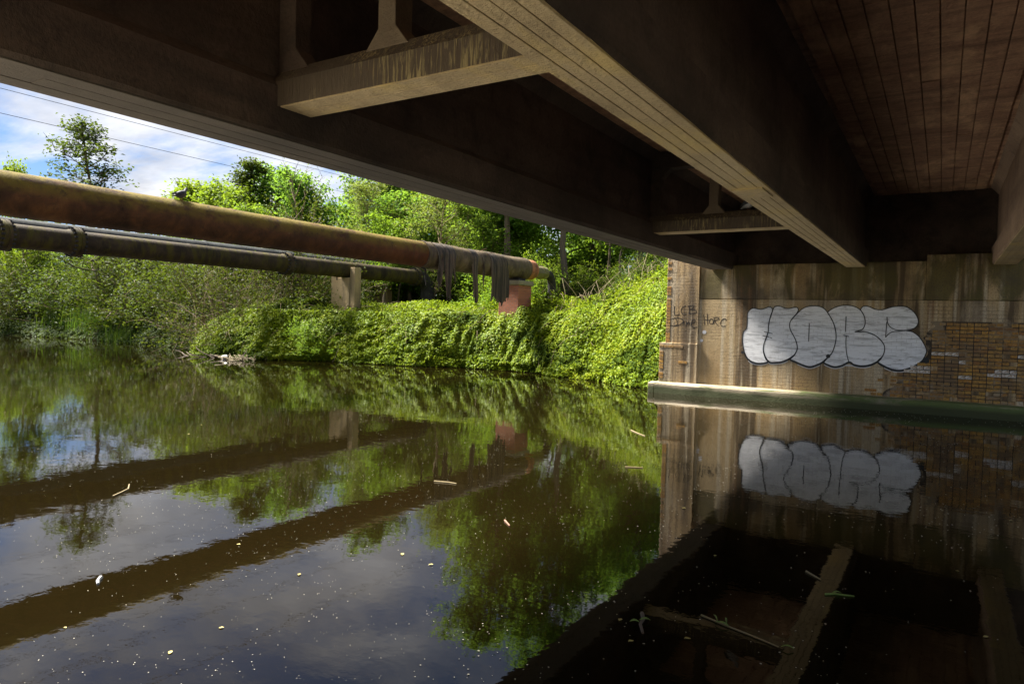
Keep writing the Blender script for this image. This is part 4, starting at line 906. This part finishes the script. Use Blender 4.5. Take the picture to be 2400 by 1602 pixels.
shrub('shrub_c', -63.0, 22.0, 5.2, 'dark bush closing the far bend of the river at left', 4.6, 1.6)
shrub('shrub_b', -49.5, 29.5, 5.6, 'olive bush behind the shadowy bushes, under the big pipe', 1.4, 1.4)
shrub('shrub_b', -42.0, 27.4, 5.4, 'olive bush under the left flange, behind the dark leafy bush', 5.4, 1.3)
UG = 'understorey bushes in the wood'; k = 0
while k < 34:
    u = rg.uniform(13.5, 46); D = rg.uniform(29, 46); dx, dy = ray_dir(u); x, y = dx * D, dy * D
    if y - float(bank_y(x)) < 4.2 or (abs(x - XP) < 1.6 and y < 27.5) or (abs(x - X2) < 3.2 and y < 30.5) or (abs(x - X3) < 2.6 and y < 32.5): continue
    shrub(rg.choice(['shrub_e', 'shrub_d', 'shrub_e', 'shrub_c']), x, y, rg.uniform(1.6, 3.2), 'leafy understorey bush in the shade of the wood', rg.uniform(0, 6.3), rg.uniform(1.0, 1.5), UG); k += 1

# reeds
def reeds(cx, cy, rx, ry, n, seed, label, h=1.3):
    rg = np.random.default_rng(seed); V = []; F = []; b = 0
    r = tag(empty('reed_clump', (cx, cy, 0.0)), label, 'reeds')
    for i in range(n):
        px, py = rg.normal() * rx, rg.normal() * ry; hh = h * rg.uniform(0.6, 1.15); az = rg.uniform(0, 6.283); bend = rg.uniform(0.05, 0.5) * hh; wd = rg.uniform(0.012, 0.026)
        tx, ty = -math.sin(az), math.cos(az); z0 = max(-0.1, float(ground_z(cx + px, cy + py)) - 0.05) if i % 5 == 0 else (z0 if i else 0.0)
        for s in range(5):
            q = s / 4; o = bend * q * q; w_ = wd * (1 - q * 0.9)
            x, y, z = px + math.cos(az) * o, py + math.sin(az) * o, z0 + hh * (q - 0.18 * q * q * (bend / hh))
            V += [(x - tx * w_, y - ty * w_, z), (x + tx * w_, y + ty * w_, z)]
        for s in range(4): F.append((b + 2 * s, b + 2 * s + 1, b + 2 * s + 3, b + 2 * s + 2))
        b += 10
    link('blades', fast_mesh('reed_blades', np.array(V), np.array(F)), M['reed_leaf'], r)['kind'] = 'stuff'
reeds(-49.6, 24.4, 1.5, 0.6, 700, 1, 'bright green reed clump at the far left water edge', 1.5)
reeds(-45.6, 23.8, 1.3, 0.5, 600, 2, 'green reed clump below the shadowy bushes, right of the leftmost reeds', 1.3)
reeds(-41.0, 22.9, 1.1, 0.4, 350, 3, 'thin reed clump in shade where the reeds end', 0.9)

# ------------------------------------------------------------ leafy cover of the bank (nettles and ivy)
rg = np.random.default_rng(40)
def cover_patch(x0, x1, d0, d1, dens, lift):
    area = (x1 - x0) * (d1 - d0); n = int(area * dens)
    x = rg.uniform(x0, x1, n); d = rg.uniform(d0, d1, n); y = bank_y(x) + d
    g = ground_z(x, y)
    lump = 0.50 * vnoise(x, y, 5, 0.4) + 0.20 * vnoise(x, y, 6, 1.4) + 0.22 * vnoise(x, y, 7, 4.5)
    gr = (ground_z(x, y + 0.15) - ground_z(x, y - 0.15)) / 0.3; gxx = (ground_z(x + 0.15, y) - ground_z(x - 0.15, y)) / 0.3
    nr = np.stack([-gxx, -gr, np.ones(n)], 1); nr /= np.linalg.norm(nr, axis=1)[:, None]
    off = lift * lump * np.clip((d - d0) / 0.5 + 0.35, 0, 1) - rg.exponential(0.05, n)
    P = np.stack([x, y, g], 1) + nr * off[:, None]
    keep = (P[:, 2] > 0.02) & (rg.random(n) < np.clip(vnoise(x, y * 1.4, 61, 2.6) * 1.9 + 0.15, 0.3, 1))
    keep &= ~((P[:, 0] > -6.75) & (P[:, 1] < 19.75))
    for (ax, ay, r_) in ((XP, 23.35, 0.55), (X2, 22.85, 0.6)): keep &= (np.hypot(P[:, 0] - ax, P[:, 1] - ay) > r_)
    P = P[keep]; nr = nr[keep]
    return P, nr + rg.normal(size=P.shape) * 0.45 + np.array([0, -0.1, 0.55])
PP = []; NN = []
for a in ((-24.5, -6.3, -0.15, 1.3, 1500, 1.0), (-24.5, -5.6, 1.1, 4.5, 620, 0.5), (-24.5, -5.6, 4.2, 9.0, 260, 0.6), (-31, -24.3, -0.1, 4.0, 420, 1.0), (-12.5, -5.6, 9.0, 16.0, 90, 1.2)):
    P, N = cover_patch(*a); PP.append(P); NN.append(N)
# the skirt of leaves hanging over the water's edge
n = 44000; x = rg.uniform(-29.5, -6.7, n); z = rg.uniform(0.03, 2.1, n) ** 1.0
bulge = 0.36 + 0.22 * vnoise(x, z * 2, 15, 0.7) + 0.24 * vnoise(x, z * 2, 16, 3.4)
by_ = bank_y(x) - np.where(x < -7.5, 0.9 * (vnoise(x, x * 0, 51, 0.45) - 0.5) + 0.15 * (vnoise(x, x * 0, 52, 1.3) - 0.5), 0.0)
y = by_ - bulge * np.clip(1.15 - z / 2.4, 0.3, 1) + np.clip(z, 0, 3) * 0.42 + rg.exponential(0.07, n)
keep = ~((x > -7.0) & (y < 18.9)) & (rg.random(n) < np.clip(vnoise(x, z * 1.6, 62, 2.4) * 2.0 + 0.2, 0.3, 1)) & (z < np.clip((x + 31) * 0.5, 0.2, 3)); P = np.stack([x, y, z], 1)[keep]; PP.append(P); NN.append(rg.normal(size=P.shape) * 0.45 + np.array([0, -0.65, 0.6]))
# taller stems breaking the outline
sx = rg.uniform(-24.5, -6.2, 1500); sd = rg.uniform(0.6, 7.5, 1500); sy = bank_y(sx) + sd; sg = ground_z(sx, sy) + 0.25
for q in range(9):
    hh = (0.0 + 0.035 * q) * (0.5 + vnoise(sx, sy, 31, 0.9)); ok = ~((sx > -6.6) & (sy < 19.8))
    P = np.stack([sx + rg.normal(size=1500) * 0.06, sy + rg.normal(size=1500) * 0.06, sg + hh], 1)[ok]; PP.append(P); NN.append(rg.normal(size=P.shape) * 0.6 + np.array([0, 0, 0.8]))
P = np.concatenate(PP); N = np.concatenate(NN)
br = (vnoise(P[:, 0], P[:, 1] + 1.3 * P[:, 2], 81, 0.75) * 0.65 + vnoise(P[:, 0], P[:, 1] + 1.3 * P[:, 2], 82, 2.3) * 0.35 + rg.normal(size=len(P)) * 0.07) > 0.655
V, Q = leaf_quads(P[~br], N[~br], 0.10 * (0.7 + 0.7 * vnoise(P[~br, 0], P[~br, 1] + P[~br, 2], 71, 0.9)), 0.075, rg, 0.12)
tag(link('nettle_cover', fast_mesh('nettle_cover', V, Q), M['nettle_leaf']), 'sunlit carpet of nettles and ivy covering the bank', 'ground cover', kind='stuff')
V, Q = leaf_quads(P[br], N[br] + rg.normal(size=N[br].shape) * 0.3, 0.15 * (0.7 + 0.6 * rg.random(int(br.sum()))), 0.085, rg, 0.16)
tag(link('bramble_cover', fast_mesh('bramble_cover', V, Q), M['bramble_leaf']), 'darker bramble patches growing through the nettles on the bank', 'ground cover', kind='stuff')
# bare bramble canes and dead stems arching out of the cover
canes = MB()
for i in range(130):
    x = rg.uniform(-27, -7.4); d0 = rg.uniform(0.1, 3.5); y = float(bank_y(x)) + d0; z0 = float(ground_z(x, y)); az = rg.uniform(3.6, 5.8); L = rg.uniform(0.8, 1.9); up = rg.uniform(0.5, 1.0)
    pts = [(x + math.cos(az) * L * q * 0.7, y + math.sin(az) * L * q * 0.7, z0 + 0.2 + L * (up * q - 0.9 * q * q)) for q in np.linspace(0, 1, 7)]
    canes.tube([(a_, b_, max(c_, 0.02)) for a_, b_, c_ in pts], np.linspace(0.009, 0.004, 7), 4, cap=False)
tag(canes.build('bramble_canes', M['pale_twig']), 'thin brown canes arching out of the nettles and brambles', 'ground cover', kind='stuff')
rg2 = np.random.default_rng(44); rg_, rg = rg, rg2
P1, N1 = cover_patch(-66, -30.5, -0.15, 2.4, 260, 0.7); P2, N2 = cover_patch(-66, -30.5, 2.2, 7.0, 60, 0.8)
V, Q = leaf_quads(np.concatenate([P1, P2]), np.concatenate([N1, N2]), 0.20, 0.09, rg, 0.12); rg = rg_
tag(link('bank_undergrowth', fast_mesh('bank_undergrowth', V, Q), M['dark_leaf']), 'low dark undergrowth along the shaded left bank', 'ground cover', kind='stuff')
# dry stalks standing on the embankment by the abutment
V = []; F = []; b = 0
for i in range(170):
    x = rg.uniform(-13.5, -7.5); y = float(bank_y(x)) + rg.uniform(3.5, 7.5); z0 = float(ground_z(x, y)); hh = rg.uniform(0.7, 1.7); az = rg.uniform(0, 6.28); w_ = 0.005
    dx, dy = math.cos(az) * 0.7 * hh, math.sin(az) * 0.7 * hh
    for q in (0, 0.5, 1.0):
        V += [(x + dx * q * q - w_, y + dy * q * q, z0 + hh * q), (x + dx * q * q + w_, y + dy * q * q, z0 + hh * q)]
    F += [(b, b + 1, b + 3, b + 2), (b + 2, b + 3, b + 5, b + 4)]; b += 6
tag(link('dry_grass', fast_mesh('dry_grass', np.array(V), np.array(F)), M['dry_reed']), 'thin dry grass stalks along the top of the embankment', 'grass', kind='stuff')

# ------------------------------------------------------------ things at the water's edge and afloat
rr = random.Random(31)
def stick(name, pts, r, mat, label, cat, group=None):
    mb = MB(); P = np.array(pts, float); mb.tube(P, np.linspace(r, r * 0.5, len(P)), 6)
    return tag(mb.build(name, mat), label, cat, group)
for k, (x, y, L, a) in enumerate(((-24.6, 17.6, 2.6, 2.6), (-25.5, 17.9, 3.2, 2.9), (-26.4, 18.0, 2.4, 3.3), (-23.6, 17.9, 1.8, 2.2), (-27.6, 18.2, 2.8, 3.0))):
    pts = [(x + math.cos(a) * L * q * 0.5, y + math.sin(a) * L * q * 0.25 + 0.12 * math.sin(5 * q + k), 0.03 + 0.55 * (q - 0.25) * (1 if k % 2 else 0.35)) for q in np.linspace(0, 1, 7)]
    stick('dead_branch', pts, 0.03, M['dead_stick'], ('dead branch nearest the white bottle, flat on the water', 'long dead branch rising out of the water behind the bottle', 'dead branch lying low under the middle of the twiggy thicket', 'short dead branch rising beside the heap of dry reeds', 'dead branch farthest left, floating under the tangled scrub')[k], 'branch', 'dead branches at the water edge')
heap = MB()
for k in range(46):
    x, y = -23.6 + rr.gauss(0, 0.42), 17.75 + rr.gauss(0, 0.16); a = rr.uniform(2.2, 3.4); L = rr.uniform(0.25, 0.7)
    heap.tube([(x, y, rr.uniform(0.0, 0.12)), (x + math.cos(a) * L, y + math.sin(a) * L, rr.uniform(0.0, 0.25))], 0.012, 4)
tag(heap.build('reed_debris', M['dry_reed']), 'small heap of broken dry reeds washed against the bank', 'debris', kind='stuff')
a = np.array([(-25.2, 18.05, 0.06), (-25.0, 18.0, 0.08), (-24.86, 17.96, 0.10), (-24.80, 17.945, 0.108), (-24.74, 17.93, 0.115)])
tag(MB().tube(a, [0.085, 0.09, 0.085, 0.035, 0.033], 14).build('plastic_bottle', M['litter_white'], smooth=True), 'white plastic bottle stranded at the water edge by the dead branches', 'bottle')

def flat_stem(name, pts, r, mat, label, cat='stem', leaves=()):
    root = tag(empty(name, (pts[0][0], pts[0][1], 0.0)), label, cat); x0, y0 = pts[0][:2]
    MB().tube([(p[0] - x0, p[1] - y0, 0.006 + (p[2] if len(p) > 2 else 0)) for p in pts], np.linspace(r, r * 0.6, len(pts)), 6).build('stalk', mat, root, smooth=True)
    for (lx, ly, L, a, w_) in leaves:
        c, s = math.cos(a), math.sin(a)
        V = []; F = []
        for i, q in enumerate(np.linspace(0, 1, 7)):
            ww = w_ * math.sin(math.pi * min(0.98, max(0.04, q))) ** 0.7
            for sgn in (-1, 0, 1): V.append((lx - x0 + c * L * q - s * ww * sgn, ly - y0 + s * L * q + c * ww * sgn, 0.010 + 0.012 * math.sin(math.pi * q) + (0.004 if sgn else 0)))
        for i in range(6):
            for j in range(2): F.append((i * 3 + j, i * 3 + j + 1, (i + 1) * 3 + j + 1, (i + 1) * 3 + j))
        MB().add(V, F).build('leaf', M['green_stem'], root, smooth=True)
    return root
flat_stem('floating_reed', [(-1.27, 4.48), (-1.10, 4.415), (-0.92, 4.36), (-0.755, 4.30)], 0.0065, M['dry_reed'], 'long dry reed stem with green leaf floating in the dark water', leaves=((-1.16, 4.41, 0.09, -0.1, 0.014), (-1.15, 4.43, 0.10, 2.1, 0.006), (-1.09, 4.42, 0.10, 1.9, 0.006), (-0.74, 4.30, 0.07, 0.2, 0.010)))
flat_stem('floating_reed', [(-0.83, 5.76), (-0.77, 5.70), (-0.71, 5.64)], 0.009, M['dry_reed'], 'short straw-coloured reed piece floating above the green stem')
flat_stem('floating_weed', [(-0.64, 5.35), (-0.58, 5.40), (-0.52, 5.41), (-0.46, 5.43)], 0.008, M['green_stem'], 'crooked green stem floating in the dark water under the bridge', leaves=((-0.60, 5.37, 0.08, 0.8, 0.010),))
flat_stem('floating_twig', [(-1.60, 4.28), (-1.56, 4.20), (-1.55, 4.12), (-1.49, 4.01)], 0.014, M['dead_stick'], 'knobbly brown twig clump floating left of the long reed stem', leaves=((-1.57, 4.16, 0.07, 0.6, 0.016), (-1.56, 4.13, 0.06, 3.6, 0.016)))
flat_stem('floating_stick', [(-7.11, 3.84), (-7.2, 3.98), (-7.29, 4.10), (-7.47, 4.21)], 0.011, M['dry_reed'], 'bent pale stick floating in the reflection of the flanged pipe')
flat_stem('floating_reed', [(-4.61, 11.51), (-4.4, 11.28), (-4.18, 11.07)], 0.010, M['dry_reed'], 'pale reed floating in the green reflection beside the abutment')
flat_stem('floating_reed', [(-3.48, 8.52), (-3.27, 8.62)], 0.010, M['dry_reed'], 'short pale reed floating in the dark green tree reflection')
flat_stem('floating_reed', [(-4.95, 6.35), (-4.79, 6.41), (-4.68, 6.42)], 0.011, M['dry_reed'], 'short pale stick floating on the reflection of the rusty pipe end')
flat_stem('floating_reed', [(-3.45, 5.52), (-3.32, 5.40)], 0.010, M['pink_rust'], 'short reddish stick floating in the tree reflection')
flat_stem('paper_scrap', [(-5.0, 2.62), (-4.96, 2.58), (-4.90, 2.55)], 0.016, M['litter_white'], 'small whitish scrap floating in the reflection of the rusty pipe', 'scrap')
lm = None
FLG = 'fallen leaves floating on the water'
def leaf_mesh():
    V = []; F = []
    for i, q in enumerate(np.linspace(0, 1, 6)):
        ww = 0.02 * math.sin(math.pi * min(0.97, max(0.05, q)))
        for s in (-1, 0, 1): V.append((-0.03 + 0.06 * q, s * ww, 0.006 + 0.004 * abs(s) + 0.003 * math.sin(5 * q)))
    for i in range(5):
        for j in range(2): F.append((i * 3 + j, i * 3 + j + 1, (i + 1) * 3 + j + 1, (i + 1) * 3 + j))
    return MB().add(V, F).mesh('floating_leaf', smooth=True)
lm = leaf_mesh(); lm.materials.append(M['fallen_leaf'])
for (x, y) in ((-1.68, 4.11), (-1.51, 3.87), (-1.24, 4.1), (-1.52, 5.71), (0.17, 6.5), (0.66, 8.57), (-4.85, 3.64), (-3.93, 3.47), (-4.38, 2.09), (-3.63, 2.61), (-3.59, 2.26), (-10.56, 7.17), (-9.89, 6.5), (-3.61, 4.24), (-3.28, 4.19), (-0.9, 7.6), (-2.2, 7.0), (0.3, 5.2)):
    o = tag(link('floating_leaf', lm), 'small yellow-green fallen leaf floating on the water', 'leaf', FLG); o.location = (x, y, 0.0); o.rotation_euler = (0, 0, rr.uniform(0, 6.28)); s = rr.uniform(0.4, 0.75); o.scale = (s, s, s)
rg = np.random.default_rng(9)
n = 12000; D = 2.6 + 22 * rg.random(n) ** 1.35; u = np.radians(rg.uniform(-12, 72, n)); x = -np.sin(u) * D; y = np.cos(u) * D
cl = vnoise(x, y, 12, 0.5) * 0.6 + vnoise(x, y, 13, 1.6) * 0.4
keep = (rg.random(n) < np.clip((cl - 0.36) * 3.4, 0.10, 1)) & (y < 18.0) & (y > 1.2) & (y < bank_y(x) - 0.4); x = x[keep]; y = y[keep]; D = D[keep]; n = len(x)
V = []; F = []; sz = np.minimum(rg.exponential(0.0008, n), 0.0016) + 0.0005 + D * 0.00026; sz = sz * np.where(x > -2.4, 1.8, 0.75); az = rg.uniform(0, 6.28, n); asp = rg.uniform(0.6, 1.6, n)
ang = np.linspace(0, 2 * np.pi, 6, endpoint=False); c = np.cos(ang); s = np.sin(ang); verts = []; faces = []
for i in range(n):
    b = i * 6
    for k in range(6):
        px, py = c[k] * sz[i] * asp[i], s[k] * sz[i]; verts.append((x[i] + px * math.cos(az[i]) - py * math.sin(az[i]), y[i] + px * math.sin(az[i]) + py * math.cos(az[i]), 0.004))
    faces.append(tuple(range(b, b + 6)))
tag(MB().add(verts, faces).build('floating_specks', M['speck']), 'pale specks of seed and dust scattered over the water surface', 'debris', kind='stuff')
